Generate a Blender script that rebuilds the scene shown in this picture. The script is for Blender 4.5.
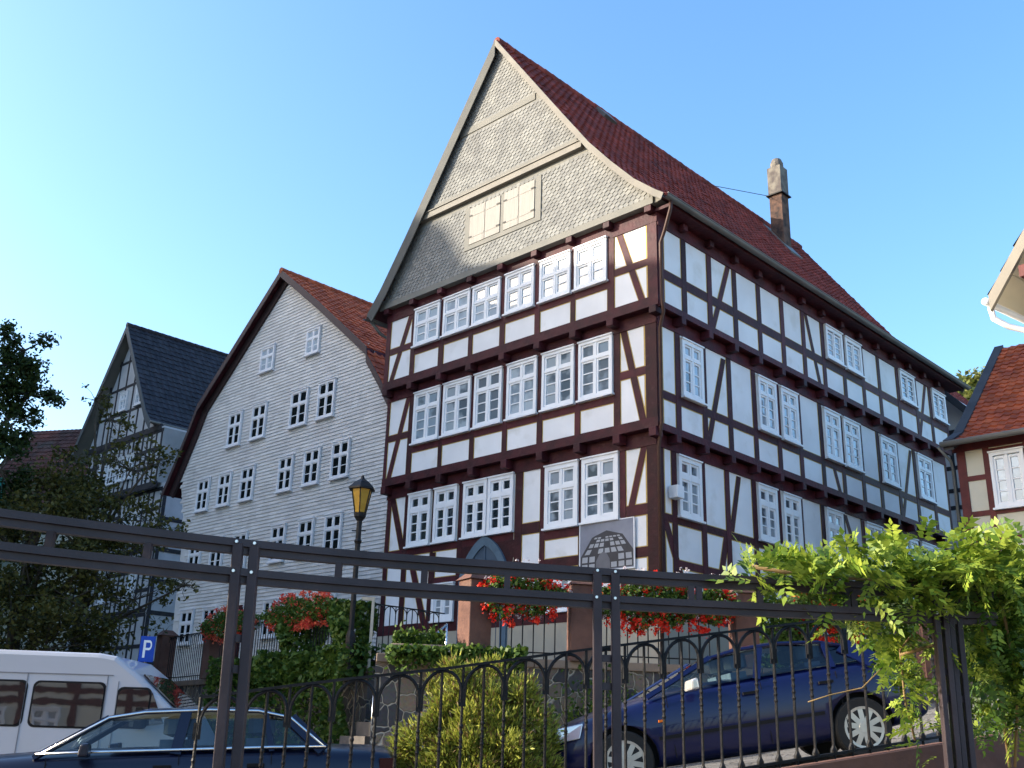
import bpy, bmesh, math, random
import numpy as np
from mathutils import Vector, Matrix
random.seed(7); rng = np.random.default_rng(7)
scene = bpy.context.scene
for o in list(bpy.data.objects): bpy.data.objects.remove(o)
EYE = 1.6
# ------------------------------------------------------------------ camera
PITCH, ROLL, FPX = 0.3342, -0.0291, 1041.8
cp, sp, cr, sr = math.cos(PITCH), math.sin(PITCH), math.cos(ROLL), math.sin(ROLL)
cam = bpy.data.cameras.new('camera'); camo = bpy.data.objects.new('camera', cam)
scene.collection.objects.link(camo); scene.camera = camo
cam.sensor_width = 36; cam.lens = 36 * FPX / 1024; cam.clip_end = 5000; cam.clip_start = 0.05
_r = Vector((1, 0, 0)); _u = Vector((0, -sp, cp)); _f = Vector((0, cp, sp))
_R = cr * _r - sr * _u; _U = sr * _r + cr * _u
camo.matrix_world = Matrix(((_R.x, _U.x, -_f.x, 0), (_R.y, _U.y, -_f.y, 0), (_R.z, _U.z, -_f.z, EYE), (0, 0, 0, 1)))
# ------------------------------------------------------------------ sky, sun, exposure
SUN_EL, SUN_AZ = math.radians(21), math.radians(181)      # direction to the sun, angle from +X
sun_dir = Vector((math.cos(SUN_EL) * math.cos(SUN_AZ), math.cos(SUN_EL) * math.sin(SUN_AZ), math.sin(SUN_EL)))
world = bpy.data.worlds.new('World'); scene.world = world; world.use_nodes = True
wn = world.node_tree; bg = wn.nodes['Background']
sky = wn.nodes.new('ShaderNodeTexSky'); sky.sky_type = 'NISHITA'; sky.sun_disc = False
sky.sun_elevation = SUN_EL; sky.sun_rotation = math.pi / 2 - SUN_AZ
sky.air_density = 1.0; sky.dust_density = 1.8; sky.ozone_density = 1.6
hs_ = wn.nodes.new('ShaderNodeHueSaturation'); hs_.inputs['Saturation'].default_value = 1.24; hs_.inputs['Hue'].default_value = .5
wn.links.new(sky.outputs[0], hs_.inputs['Color']); wn.links.new(hs_.outputs[0], bg.inputs[0]); bg.inputs[1].default_value = 0.15
sl = bpy.data.lights.new('sun', 'SUN'); sl.energy = 3.0; sl.angle = math.radians(0.6); sl.color = (1.0, 0.90, 0.74)
so = bpy.data.objects.new('sun', sl); scene.collection.objects.link(so)
so.rotation_euler = sun_dir.to_track_quat('Z', 'Y').to_euler()
scene.view_settings.view_transform = 'Standard'; scene.view_settings.look = 'None'
scene.view_settings.exposure = 1.7; scene.view_settings.gamma = 1

# ------------------------------------------------------------------ helpers
def ray(x, y):
    a = (x - 512) / FPX; b = (384 - y) / FPX
    X = cr * a + sr * b; U = -sr * a + cr * b
    return Vector((X, cp - sp * U, sp + cp * U))
def at(x, y, Y):
    r = ray(x, y); k = Y / r.y; return Vector((r.x * k, Y, r.z * k + EYE))
def onz(x, y, z):
    r = ray(x, y); k = (z - EYE) / r.z; return Vector((r.x * k, r.y * k, z))
COL = scene.collection
def tag(o, label=None, cat=None, group=None, kind=None):
    if label: o['label'] = label
    if cat: o['category'] = cat
    if group: o['group'] = group
    if kind: o['kind'] = kind
    return o
def empty(name, loc=(0, 0, 0), rz=0, label=None, cat=None, group=None, kind=None):
    o = bpy.data.objects.new(name, None); COL.objects.link(o); o.location = loc; o.rotation_euler = (0, 0, rz)
    o.empty_display_size = .2
    return tag(o, label, cat, group, kind)
def copy_tree(o, parent=None):
    c = o.copy(); COL.objects.link(c); c.parent = parent
    if parent: c.matrix_parent_inverse = o.matrix_parent_inverse.copy()
    for ch in list(o.children): copy_tree(ch, c)
    return c
class MB:
    def __init__(s): s.v = []; s.f = []; s.t = []; s.tint = 0.5
    def face(s, idx): s.f.append(tuple(idx)); s.t.append(s.tint)
    def poly(s, pts):
        n = len(s.v); s.v += [tuple(p) for p in pts]; s.face(range(n, n + len(pts)))
    def hexa(s, P):   # P: 8 pts bottom 4 ccw then top 4
        n = len(s.v); s.v += [tuple(p) for p in P]
        for q in ((3, 2, 1, 0), (4, 5, 6, 7), (0, 1, 5, 4), (1, 2, 6, 5), (2, 3, 7, 6), (3, 0, 4, 7)):
            s.face([n + i for i in q])
        return s
    def box(s, a, b):
        x0, y0, z0 = a; x1, y1, z1 = b
        return s.hexa([(x0, y0, z0), (x1, y0, z0), (x1, y1, z0), (x0, y1, z0), (x0, y0, z1), (x1, y0, z1), (x1, y1, z1), (x0, y1, z1)])
    def bar(s, p, q, w, h, up=(0, 0, 1)):
        p = Vector(p); q = Vector(q); d = (q - p).normalized(); u = Vector(up)
        sd = d.cross(u)
        if sd.length < 1e-4: sd = d.cross(Vector((0, 1, 0)))
        sd.normalize(); u = sd.cross(d)
        a = sd * w / 2; b = u * h / 2
        return s.hexa([p - a - b, p + a - b, p + a + b, p - a + b, q - a - b, q + a - b, q + a + b, q - a + b])
    def tube(s, pts, r, n=8, cap=True):
        pts = [Vector(p) for p in pts]
        rr = r if isinstance(r, (list, tuple)) else [r] * len(pts)
        base = len(s.v); prev = None
        for i, p in enumerate(pts):
            d = (pts[min(i + 1, len(pts) - 1)] - pts[max(i - 1, 0)]).normalized()
            if prev is None:
                a = d.cross(Vector((0, 0, 1)))
                if a.length < 1e-3: a = d.cross(Vector((1, 0, 0)))
            else: a = prev - d * prev.dot(d)
            a.normalize(); prev = a; b = d.cross(a)
            for k in range(n):
                t = 2 * math.pi * k / n
                s.v.append(tuple(p + (a * math.cos(t) + b * math.sin(t)) * rr[i]))
        for i in range(len(pts) - 1):
            for k in range(n):
                k2 = (k + 1) % n
                s.face((base + i * n + k, base + i * n + k2, base + (i + 1) * n + k2, base + (i + 1) * n + k))
        if cap:
            s.face([base + k for k in range(n)][::-1]); e = base + (len(pts) - 1) * n
            s.face([e + k for k in range(n)])
        return s
    def lathe(s, prof, c=(0, 0, 0), n=16, axis='z', ang=None):
        base = len(s.v); c = Vector(c)
        for (r, z) in prof:
            for k in range(n):
                t = 2 * math.pi * (k + .5) / n
                if axis == 'z': p = Vector((r * math.cos(t), r * math.sin(t), z))
                elif axis == 'y': p = Vector((r * math.cos(t), z, r * math.sin(t)))
                s.v.append(tuple(c + p))
        for i in range(len(prof) - 1):
            for k in range(n):
                k2 = (k + 1) % n
                s.face((base + i * n + k, base + i * n + k2, base + (i + 1) * n + k2, base + (i + 1) * n + k))
        s.face([base + k for k in range(n)][::-1]); e = base + (len(prof) - 1) * n; s.face([e + k for k in range(n)])
        return s
    def prism(s, pts, d):   # planar polygon + offset vector
        n = len(s.v); k = len(pts); d = Vector(d)
        s.v += [tuple(p) for p in pts] + [tuple(Vector(p) + d) for p in pts]
        s.face(list(range(n, n + k))[::-1]); s.face(range(n + k, n + 2 * k))
        for i in range(k):
            j = (i + 1) % k; s.face((n + i, n + j, n + k + j, n + k + i))
        return s
    def build(s, name, mat, parent=None, smooth=False, fix=True, label=None, cat=None, group=None, kind=None, bevel=0, origin=None):
        me = bpy.data.meshes.new(name)
        v = s.v
        if origin is not None: v = [(p[0] - origin[0], p[1] - origin[1], p[2] - origin[2]) for p in v]
        me.from_pydata(v, [], s.f)
        at_ = me.attributes.new('tint', 'FLOAT', 'FACE'); at_.data.foreach_set('value', s.t)
        if fix:
            bm = bmesh.new(); bm.from_mesh(me); bmesh.ops.recalc_face_normals(bm, faces=bm.faces); bm.to_mesh(me); bm.free()
        me.materials.append(mat)
        if smooth: me.polygons.foreach_set('use_smooth', [True] * len(me.polygons))
        o = bpy.data.objects.new(name, me); COL.objects.link(o)
        if origin is not None: o.location = origin
        if parent: o.parent = parent
        if bevel:
            m = o.modifiers.new('bevel', 'BEVEL'); m.width = bevel; m.segments = 2; m.limit_method = 'ANGLE'
        return tag(o, label, cat, group, kind)
def np_mesh(name, verts, nper, mat, parent=None, tint=None, smooth=False, **kw):
    """verts (N, nper, 3) -> one mesh of N polygons"""
    N = verts.shape[0]; me = bpy.data.meshes.new(name)
    me.vertices.add(N * nper); me.vertices.foreach_set('co', verts.reshape(-1).astype(np.float32))
    me.loops.add(N * nper); me.loops.foreach_set('vertex_index', np.arange(N * nper, dtype=np.int32))
    me.polygons.add(N); me.polygons.foreach_set('loop_start', (np.arange(N) * nper).astype(np.int32))
    me.polygons.foreach_set('loop_total', np.full(N, nper, dtype=np.int32))
    a = me.attributes.new('tint', 'FLOAT', 'FACE'); a.data.foreach_set('value', (rng.random(N) if tint is None else tint).astype(np.float32))
    me.update(); me.validate(); me.materials.append(mat)
    o = bpy.data.objects.new(name, me); COL.objects.link(o)
    if parent: o.parent = parent
    return tag(o, kw.get('label'), kw.get('cat'), kw.get('group'), kw.get('kind'))

# ------------------------------------------------------------------ materials
def mat(name, col, rough=.7, col2=None, scale=8, bump=0, bscale=30, tint=0, metal=0, spec=.22, detail=6, stretch=None, coat=0, trans=0, dirt=None):
    m = bpy.data.materials.new(name); m.use_nodes = True; nt = m.node_tree; N = nt.nodes; L = nt.links
    b = N['Principled BSDF']; b.inputs['Roughness'].default_value = rough; b.inputs['Metallic'].default_value = metal
    b.inputs['Specular IOR Level'].default_value = spec; b.inputs['Coat Weight'].default_value = coat
    tc = N.new('ShaderNodeTexCoord'); vec = tc.outputs['Object']
    if stretch:
        mp = N.new('ShaderNodeMapping'); mp.inputs['Scale'].default_value = stretch; L.new(vec, mp.inputs[0]); vec = mp.outputs[0]
    c4 = (*col, 1)
    no = N.new('ShaderNodeTexNoise'); no.inputs['Scale'].default_value = scale; no.inputs['Detail'].default_value = detail; L.new(vec, no.inputs[0])
    mx = N.new('ShaderNodeMix'); mx.data_type = 'RGBA'
    mr = N.new('ShaderNodeMapRange'); mr.inputs[1].default_value = .38; mr.inputs[2].default_value = .64
    L.new(no.outputs[0], mr.inputs[0]); L.new(mr.outputs[0], mx.inputs[0])
    mx.inputs[6].default_value = c4; mx.inputs[7].default_value = (*(col2 or [c * .86 for c in col]), 1)
    out = mx.outputs[2]
    if tint:
        at_ = N.new('ShaderNodeAttribute'); at_.attribute_name = 'tint'
        hs = N.new('ShaderNodeHueSaturation'); m2 = N.new('ShaderNodeMapRange')
        m2.inputs[3].default_value = 1 - tint; m2.inputs[4].default_value = 1 + tint
        L.new(at_.outputs['Fac'], m2.inputs[0]); L.new(m2.outputs[0], hs.inputs['Value']); L.new(out, hs.inputs['Color']); out = hs.outputs[0]
    if dirt:
        n3 = N.new('ShaderNodeTexNoise'); n3.inputs['Scale'].default_value = dirt[1]; n3.inputs['Detail'].default_value = 8; L.new(tc.outputs['Object'], n3.inputs[0])
        r3 = N.new('ShaderNodeMapRange'); r3.inputs[1].default_value = dirt[2]; r3.inputs[2].default_value = dirt[2] + .15; r3.inputs[4].default_value = dirt[3]
        L.new(n3.outputs[0], r3.inputs[0]); m3 = N.new('ShaderNodeMix'); m3.data_type = 'RGBA'; L.new(r3.outputs[0], m3.inputs[0])
        L.new(out, m3.inputs[6]); m3.inputs[7].default_value = (*dirt[0], 1); out = m3.outputs[2]
    L.new(out, b.inputs['Base Color'])
    if bump:
        n2 = N.new('ShaderNodeTexNoise'); n2.inputs['Scale'].default_value = bscale; n2.inputs['Detail'].default_value = 5; L.new(vec, n2.inputs[0])
        bp = N.new('ShaderNodeBump'); bp.inputs['Strength'].default_value = bump; bp.inputs['Distance'].default_value = .02
        L.new(n2.outputs[0], bp.inputs['Height']); L.new(bp.outputs[0], b.inputs['Normal'])
    if trans:
        t = N.new('ShaderNodeBsdfTranslucent'); ms = N.new('ShaderNodeMixShader'); ms.inputs[0].default_value = trans
        L.new(out, t.inputs[0]); L.new(b.outputs[0], ms.inputs[1]); L.new(t.outputs[0], ms.inputs[2])
        L.new(ms.outputs[0], N['Material Output'].inputs[0])
    return m
def leafmat(name, c1, c2, trans=.4, tint=.3, rough=.55, spec=.3):
    m = bpy.data.materials.new(name); m.use_nodes = True; nt = m.node_tree; N = nt.nodes; L = nt.links
    b = N['Principled BSDF']; b.inputs['Roughness'].default_value = rough; b.inputs['Specular IOR Level'].default_value = spec
    a = N.new('ShaderNodeAttribute'); a.attribute_name = 'tint'
    mx = N.new('ShaderNodeMix'); mx.data_type = 'RGBA'; mx.inputs[6].default_value = (*c1, 1); mx.inputs[7].default_value = (*c2, 1)
    L.new(a.outputs['Fac'], mx.inputs[0]); L.new(mx.outputs[2], b.inputs['Base Color'])
    t = N.new('ShaderNodeBsdfTranslucent'); L.new(mx.outputs[2], t.inputs[0])
    ms = N.new('ShaderNodeMixShader'); ms.inputs[0].default_value = trans
    L.new(b.outputs[0], ms.inputs[1]); L.new(t.outputs[0], ms.inputs[2]); L.new(ms.outputs[0], N['Material Output'].inputs[0])
    return m
def glassmat(name, base, ior=1.9, rough=.03, var=None, alpha=None, wob=.12):
    m = bpy.data.materials.new(name); m.use_nodes = True; nt = m.node_tree; N = nt.nodes; L = nt.links
    b = N['Principled BSDF']; b.inputs['Roughness'].default_value = rough; b.inputs['IOR'].default_value = ior
    b.inputs['Base Color'].default_value = (*base, 1)
    tc = N.new('ShaderNodeTexCoord')
    if var:
        no = N.new('ShaderNodeTexNoise'); no.inputs['Scale'].default_value = 1.3; no.inputs['Detail'].default_value = 3
        L.new(tc.outputs['Object'], no.inputs[0]); rm = N.new('ShaderNodeMapRange'); rm.inputs[1].default_value = .44; rm.inputs[2].default_value = .52
        L.new(no.outputs[0], rm.inputs[0]); mx = N.new('ShaderNodeMix'); mx.data_type = 'RGBA'
        mx.inputs[6].default_value = (*base, 1); mx.inputs[7].default_value = (*var, 1); L.new(rm.outputs[0], mx.inputs[0]); L.new(mx.outputs[2], b.inputs['Base Color'])
    n2 = N.new('ShaderNodeTexNoise'); n2.inputs['Scale'].default_value = 3.5; n2.inputs['Detail'].default_value = 1; L.new(tc.outputs['Object'], n2.inputs[0])
    bp = N.new('ShaderNodeBump'); bp.inputs['Strength'].default_value = wob; bp.inputs['Distance'].default_value = .02
    L.new(n2.outputs[0], bp.inputs['Height']); L.new(bp.outputs[0], b.inputs['Normal'])
    if alpha is not None:
        tr = N.new('ShaderNodeBsdfTransparent'); tr.inputs[0].default_value = (.62, .72, .74, 1)
        gl = N.new('ShaderNodeBsdfGlossy'); gl.inputs['Roughness'].default_value = .02
        fr = N.new('ShaderNodeFresnel'); fr.inputs[0].default_value = 1.7
        ms = N.new('ShaderNodeMixShader'); L.new(fr.outputs[0], ms.inputs[0]); L.new(tr.outputs[0], ms.inputs[1]); L.new(gl.outputs[0], ms.inputs[2])
        L.new(ms.outputs[0], N['Material Output'].inputs[0])
    return m
def stonewall_mat():
    m = bpy.data.materials.new('rubble_stone'); m.use_nodes = True; nt = m.node_tree; N = nt.nodes; L = nt.links
    b = N['Principled BSDF']; b.inputs['Roughness'].default_value = .85
    tc = N.new('ShaderNodeTexCoord'); n0 = N.new('ShaderNodeTexNoise'); n0.inputs['Scale'].default_value = 3
    L.new(tc.outputs['Object'], n0.inputs[0]); va = N.new('ShaderNodeVectorMath'); va.operation = 'MULTIPLY_ADD'
    va.inputs[1].default_value = (.25, .25, .25); L.new(n0.outputs['Color'], va.inputs[0]); L.new(tc.outputs['Object'], va.inputs[2])
    v1 = N.new('ShaderNodeTexVoronoi'); v1.feature = 'DISTANCE_TO_EDGE'; v1.inputs['Scale'].default_value = 4.4
    v2 = N.new('ShaderNodeTexVoronoi'); v2.inputs['Scale'].default_value = 4.4
    L.new(va.outputs[0], v1.inputs[0]); L.new(va.outputs[0], v2.inputs[0])
    r = N.new('ShaderNodeMapRange'); r.inputs[1].default_value = .02; r.inputs[2].default_value = .06; L.new(v1.outputs[0], r.inputs[0])
    cr_ = N.new('ShaderNodeValToRGB'); e = cr_.color_ramp; e.elements[0].color = (.045, .043, .05, 1); e.elements[1].color = (.26, .19, .13, 1)
    x = e.elements.new(.5); x.color = (.11, .10, .10, 1)
    sx = N.new('ShaderNodeSeparateColor'); L.new(v2.outputs['Color'], sx.inputs[0]); L.new(sx.outputs[0], cr_.inputs[0])
    n3 = N.new('ShaderNodeTexNoise'); n3.inputs['Scale'].default_value = 25; L.new(tc.outputs['Object'], n3.inputs[0])
    hm = N.new('ShaderNodeMix'); hm.data_type = 'RGBA'; hm.blend_type = 'MULTIPLY'; hm.inputs[0].default_value = .6
    L.new(cr_.outputs[0], hm.inputs[6]); L.new(n3.outputs['Color'], hm.inputs[7])
    mx = N.new('ShaderNodeMix'); mx.data_type = 'RGBA'; L.new(r.outputs[0], mx.inputs[0]); mx.inputs[6].default_value = (.36, .32, .26, 1)
    L.new(hm.outputs[2], mx.inputs[7]); L.new(mx.outputs[2], b.inputs['Base Color'])
    ad = N.new('ShaderNodeMath'); ad.operation = 'MULTIPLY_ADD'; ad.inputs[1].default_value = .12; L.new(n3.outputs[0], ad.inputs[0]); L.new(r.outputs[0], ad.inputs[2])
    bp = N.new('ShaderNodeBump'); bp.inputs['Strength'].default_value = .9; bp.inputs['Distance'].default_value = .05
    L.new(ad.outputs[0], bp.inputs['Height']); L.new(bp.outputs[0], b.inputs['Normal'])
    return m
def pavingmat():
    m = mat('cobble_paving', (.20, .19, .18), .85, (.14, .135, .13), 1.2); N = m.node_tree.nodes; L = m.node_tree.links; b = N['Principled BSDF']
    tc = N.new('ShaderNodeTexCoord'); v = N.new('ShaderNodeTexVoronoi'); v.feature = 'DISTANCE_TO_EDGE'; v.inputs['Scale'].default_value = 8; v.inputs['Randomness'].default_value = .35
    L.new(tc.outputs['Object'], v.inputs[0]); r = N.new('ShaderNodeMapRange'); r.inputs[2].default_value = .07; L.new(v.outputs[0], r.inputs[0])
    src = b.inputs['Base Color'].links[0].from_socket
    mx = N.new('ShaderNodeMix'); mx.data_type = 'RGBA'; L.new(r.outputs[0], mx.inputs[0]); mx.inputs[6].default_value = (.06, .055, .05, 1); L.new(src, mx.inputs[7]); L.new(mx.outputs[2], b.inputs['Base Color'])
    bp = N.new('ShaderNodeBump'); bp.inputs['Distance'].default_value = .02; L.new(r.outputs[0], bp.inputs['Height']); L.new(bp.outputs[0], b.inputs['Normal'])
    return m
M = dict(
    plaster=mat('white_plaster', (.80, .785, .79), .85, (.73, .715, .72), 1.1, bump=.25, bscale=14, dirt=((.60, .57, .53), 1.6, .57, .6)),
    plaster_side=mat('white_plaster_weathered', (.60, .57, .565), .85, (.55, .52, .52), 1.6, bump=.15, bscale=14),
    ochre=mat('ochre_edging', (.52, .36, .12), .8),
    timber=mat('oxblood_timber', (.062, .011, .016), .6, (.036, .008, .012), 3, bump=.6, bscale=12, tint=.35, dirt=((.085, .035, .034), 5, .60, .5)),
    timber_red=mat('red_timber', (.13, .028, .026), .6, (.085, .02, .02), 4, bump=.5, bscale=9),
    timber_dark=mat('black_timber', (.025, .025, .032), .7, (.04, .038, .04), 4, bump=.4, bscale=9),
    base=mat('sandy_render', (.40, .35, .27), .9, (.35, .31, .25), 1.0, bump=.3, bscale=18),
    white=mat('white_paint', (.80, .80, .81), .45, (.75, .75, .77), 3),
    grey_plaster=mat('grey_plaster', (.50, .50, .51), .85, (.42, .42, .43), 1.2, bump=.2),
    cream=mat('cream_plaster', (.60, .55, .44), .9, (.54, .50, .40), 1.5, bump=.2, bscale=15),
    slate=mat('weathered_slate', (.235, .232, .215), .75, (.19, .188, .178), 2.2, bump=.3, bscale=20, tint=.14),
    slate_trim=mat('slate_trim', (.20, .19, .165), .7, (.17, .165, .145), 1.5),
    clap=mat('pale_shingle', (.66, .64, .61), .75, (.59, .57, .55), .8, bump=.2, bscale=20, tint=.09, dirt=((.36, .35, .33), 1.3, .60, .5)),
    zinc=mat('zinc_metal', (.17, .165, .15), .5, (.13, .128, .12), 1.5, metal=.3),
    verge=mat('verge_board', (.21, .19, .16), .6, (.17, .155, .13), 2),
    left_verge=mat('shaded_verge', (.105, .105, .095), .7, (.085, .085, .08), 2),  # left verge lies in shade; the shading is in this darker colour
    darkverge=mat('dark_verge_board', (.05, .05, .055), .6, (.035, .035, .04), 2),
    tile=mat('dark_red_tile', (.27, .050, .032), .75, (.16, .034, .026), 2.0, bump=.3, bscale=30, tint=.3, dirt=((.035, .03, .028), 1.1, .58, .7)),
    tile_or=mat('orange_tile', (.36, .085, .032), .75, (.24, .055, .028), 2.0, bump=.3, bscale=30, tint=.25),
    tile_dk=mat('anthracite_tile', (.030, .027, .032), .6, (.02, .018, .024), 2.0, tint=.25),
    brick=mat('sooty_brick', (.15, .085, .06), .9, (.04, .03, .028), 3.5, bump=.7, bscale=25),
    render=mat('chimney_render', (.10, .085, .08), .9, (.2, .18, .15), 4, bump=.3),
    door=mat('blue_grey_door', (.06, .09, .13), .5, (.05, .07, .1), 3),
    iron=mat('black_iron', (.005, .005, .007), .55, (.014, .012, .012), 12, bump=.2, bscale=60, spec=.25),
    steel=mat('painted_steel', (.050, .037, .042), .45, (.036, .027, .031), 5, bump=.1, bscale=50),
    bolt=mat('zinc_bolt', (.7, .7, .7), .3, metal=.9),
    sandstone=mat('red_sandstone', (.15, .078, .06), .9, (.10, .052, .042), 3, bump=.6, bscale=14, dirt=((.16, .14, .11), 2, .55, .6)),
    coping=mat('sandstone_coping', (.26, .19, .14), .9, (.2, .15, .12), 3, bump=.5, bscale=14),
    stone=stonewall_mat(), paving=pavingmat(),
    rubber=mat('tyre_rubber', (.02, .02, .02), .8), black=mat('matt_black', (.008, .008, .009), .8),
    rim=mat('alloy_rim', (.50, .46, .40), .35, metal=.6), chrome=mat('chrome', (.75, .75, .75), .15, metal=1),
    blue=mat('blue_car_paint', (.003, .006, .045), .3, (.003, .005, .04), 2, coat=.5, metal=.1),
    navy=mat('navy_car_paint', (.003, .005, .02), .35, (.003, .005, .017), 2, coat=.35, spec=.3),
    vanwhite=mat('van_white_paint', (.42, .42, .46), .35, (.41, .41, .44), 1, coat=.5),
    lampglass=mat('amber_glass', (.42, .24, .03), .25, (.33, .18, .02), 6),
    signblue=mat('sign_blue', (.01, .06, .38), .4), signwhite=mat('sign_white', (.8, .8, .8), .4),
    seat=mat('grey_upholstery', (.16, .20, .24), .8), headl=mat('headlight_glass', (.7, .7, .72), .12, metal=.5),
    orange=mat('amber_lens', (.7, .15, .01), .3), taill=mat('red_lens', (.04, .004, .004), .3),
    trough=mat('window_box_plastic', (.35, .35, .33), .6),
    bark=mat('bark', (.09, .07, .05), .9, (.05, .04, .03), 6, bump=.8, bscale=20),
    shutter=mat('cream_shutter', (.34, .315, .28), .7, (.29, .27, .24), 3, bump=.3, bscale=12, stretch=(6, 1, .5)),
    net=mat('scaffold_net', (.02, .22, .18), .8, (.03, .3, .25), 4),
)
G = dict(
    curtain_sky=glassmat('curtain_sky_pane', (.42, .49, .55), 1.6, .04, var=(.34, .40, .46)),  # light base colour: curtains, and reflected sky on the narrow house
    dark=glassmat('dark_pane', (.07, .085, .10), 2.1, .02, var=(.30, .34, .38)),
    pale=glassmat('pale_curtain_sky_pane', (.27, .34, .40), 2.0, .02, var=(.14, .18, .21)),  # pale panes: reflected sky put into the base colour, along with curtains
    pale2=glassmat('half_curtain_sky_pane', (.10, .14, .17), 2.0, .02, var=(.34, .40, .44)),
    pale3=glassmat('bright_curtain_sky_pane', (.40, .47, .52), 1.8, .02, var=(.22, .28, .33)),
    black=glassmat('black_pane', (.006, .008, .012), 1.5, .02),
    sky=glassmat('mirror_pane', (.02, .03, .04), 2.6, .02),
    car=glassmat('car_glass', (.02, .02, .02), 1.5, alpha=1),
    van=glassmat('van_glass', (.03, .022, .02), 3.2, .02, wob=.02),
)
LF = dict(
    tree=leafmat('tree_leaf', (.018, .035, .010), (.055, .085, .02)),
    treebrown=leafmat('tree_leaf_olive', (.03, .038, .010), (.13, .115, .025)),
    ivy=leafmat('ivy_leaf', (.03, .075, .012), (.11, .17, .025), .3),
    bush=leafmat('conifer_spray', (.12, .16, .02), (.42, .42, .07), .3),
    bushdk=leafmat('inner_spray', (.05, .05, .015), (.20, .12, .05), .2),
    vine=leafmat('vine_leaf', (.07, .15, .010), (.36, .44, .05), .32, spec=.5),
    vinedk=leafmat('shaded_vine_leaf', (.025, .06, .008), (.10, .19, .02), .3, spec=.4),  # darker leaf copy: shade inside the vine put into the colour
    red=leafmat('geranium_petal', (.70, .012, .012), (.90, .09, .04), .3),
    pink=leafmat('pink_petal', (.60, .05, .05), (.80, .20, .10), .3),
    white=leafmat('petunia_petal', (.50, .42, .46), (.75, .70, .72), .3),
    hill=leafmat('hill_foliage', (.09, .12, .02), (.22, .22, .06), .3),
)

# ------------------------------------------------------------------ facade mapping helpers
def FM(kind, off):
    if kind == 'F': return lambda a, z, d: (a, -off - d, z)
    return lambda a, z, d: (off + d, a, z)
def fbox(mb, m, a0, a1, z0, z1, d0, d1):
    mb.hexa([m(a0, z0, d0), m(a1, z0, d0), m(a1, z0, d1), m(a0, z0, d1), m(a0, z1, d0), m(a1, z1, d0), m(a1, z1, d1), m(a0, z1, d1)])
def fbeam(mb, m, p, q, w, d0, d1, horizontal_ends=True):
    (a0, z0), (a1, z1) = p, q
    if horizontal_ends:   # slanted brace cut level top and bottom
        L = math.hypot(a1 - a0, z1 - z0); h = w / 2 * L / max(abs(z1 - z0), 1e-3)
        pts = [(a0 - h, z0), (a0 + h, z0), (a1 + h, z1), (a1 - h, z1)]
    else:
        L = math.hypot(a1 - a0, z1 - z0); nx, nz = -(z1 - z0) / L * w / 2, (a1 - a0) / L * w / 2
        pts = [(a0 - nx, z0 - nz), (a1 - nx, z1 - nz), (a1 + nx, z1 + nz), (a0 + nx, z0 + nz)]
    P = [m(a, z, d0) for a, z in pts] + [m(a, z, d1) for a, z in pts]; mb.hexa(P)
class Frame:
    """timber frame of one facade: timbers plus the painted edging line beside them"""
    def __init__(s): s.t = MB(); s.e = MB()
    def post(s, m, a, z0, z1, w=.2, d=.022, es=0):
        s.t.tint = random.random()
        j = random.uniform(-.008, .008); k = random.uniform(-.008, .008)
        fbeam(s.t, m, (a + j, z0), (a + k, z1), w, -.02, d + random.uniform(-.003, .003)); fbeam(s.e, m, (a + j + es, z0), (a + k + es, z1), w + .045, -.02, .005)
    def rail(s, m, a0, a1, z0, z1, d=.022, edge=True):
        s.t.tint = random.random()
        j = random.uniform(-.006, .006)
        fbox(s.t, m, a0, a1, z0 + j, z1 + j, -.02, d + random.uniform(-.006, -.004)); 
        if edge: fbox(s.e, m, a0, a1, z0 + j - .022, z1 + j + .022, -.02, .0042)
    def brace(s, m, p, q, w=.17, d=.016):
        s.t.tint = random.random()
        fbeam(s.t, m, p, q, w, -.02, d - .004); fbeam(s.e, m, p, q, w + .045, -.02, .0035)
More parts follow.
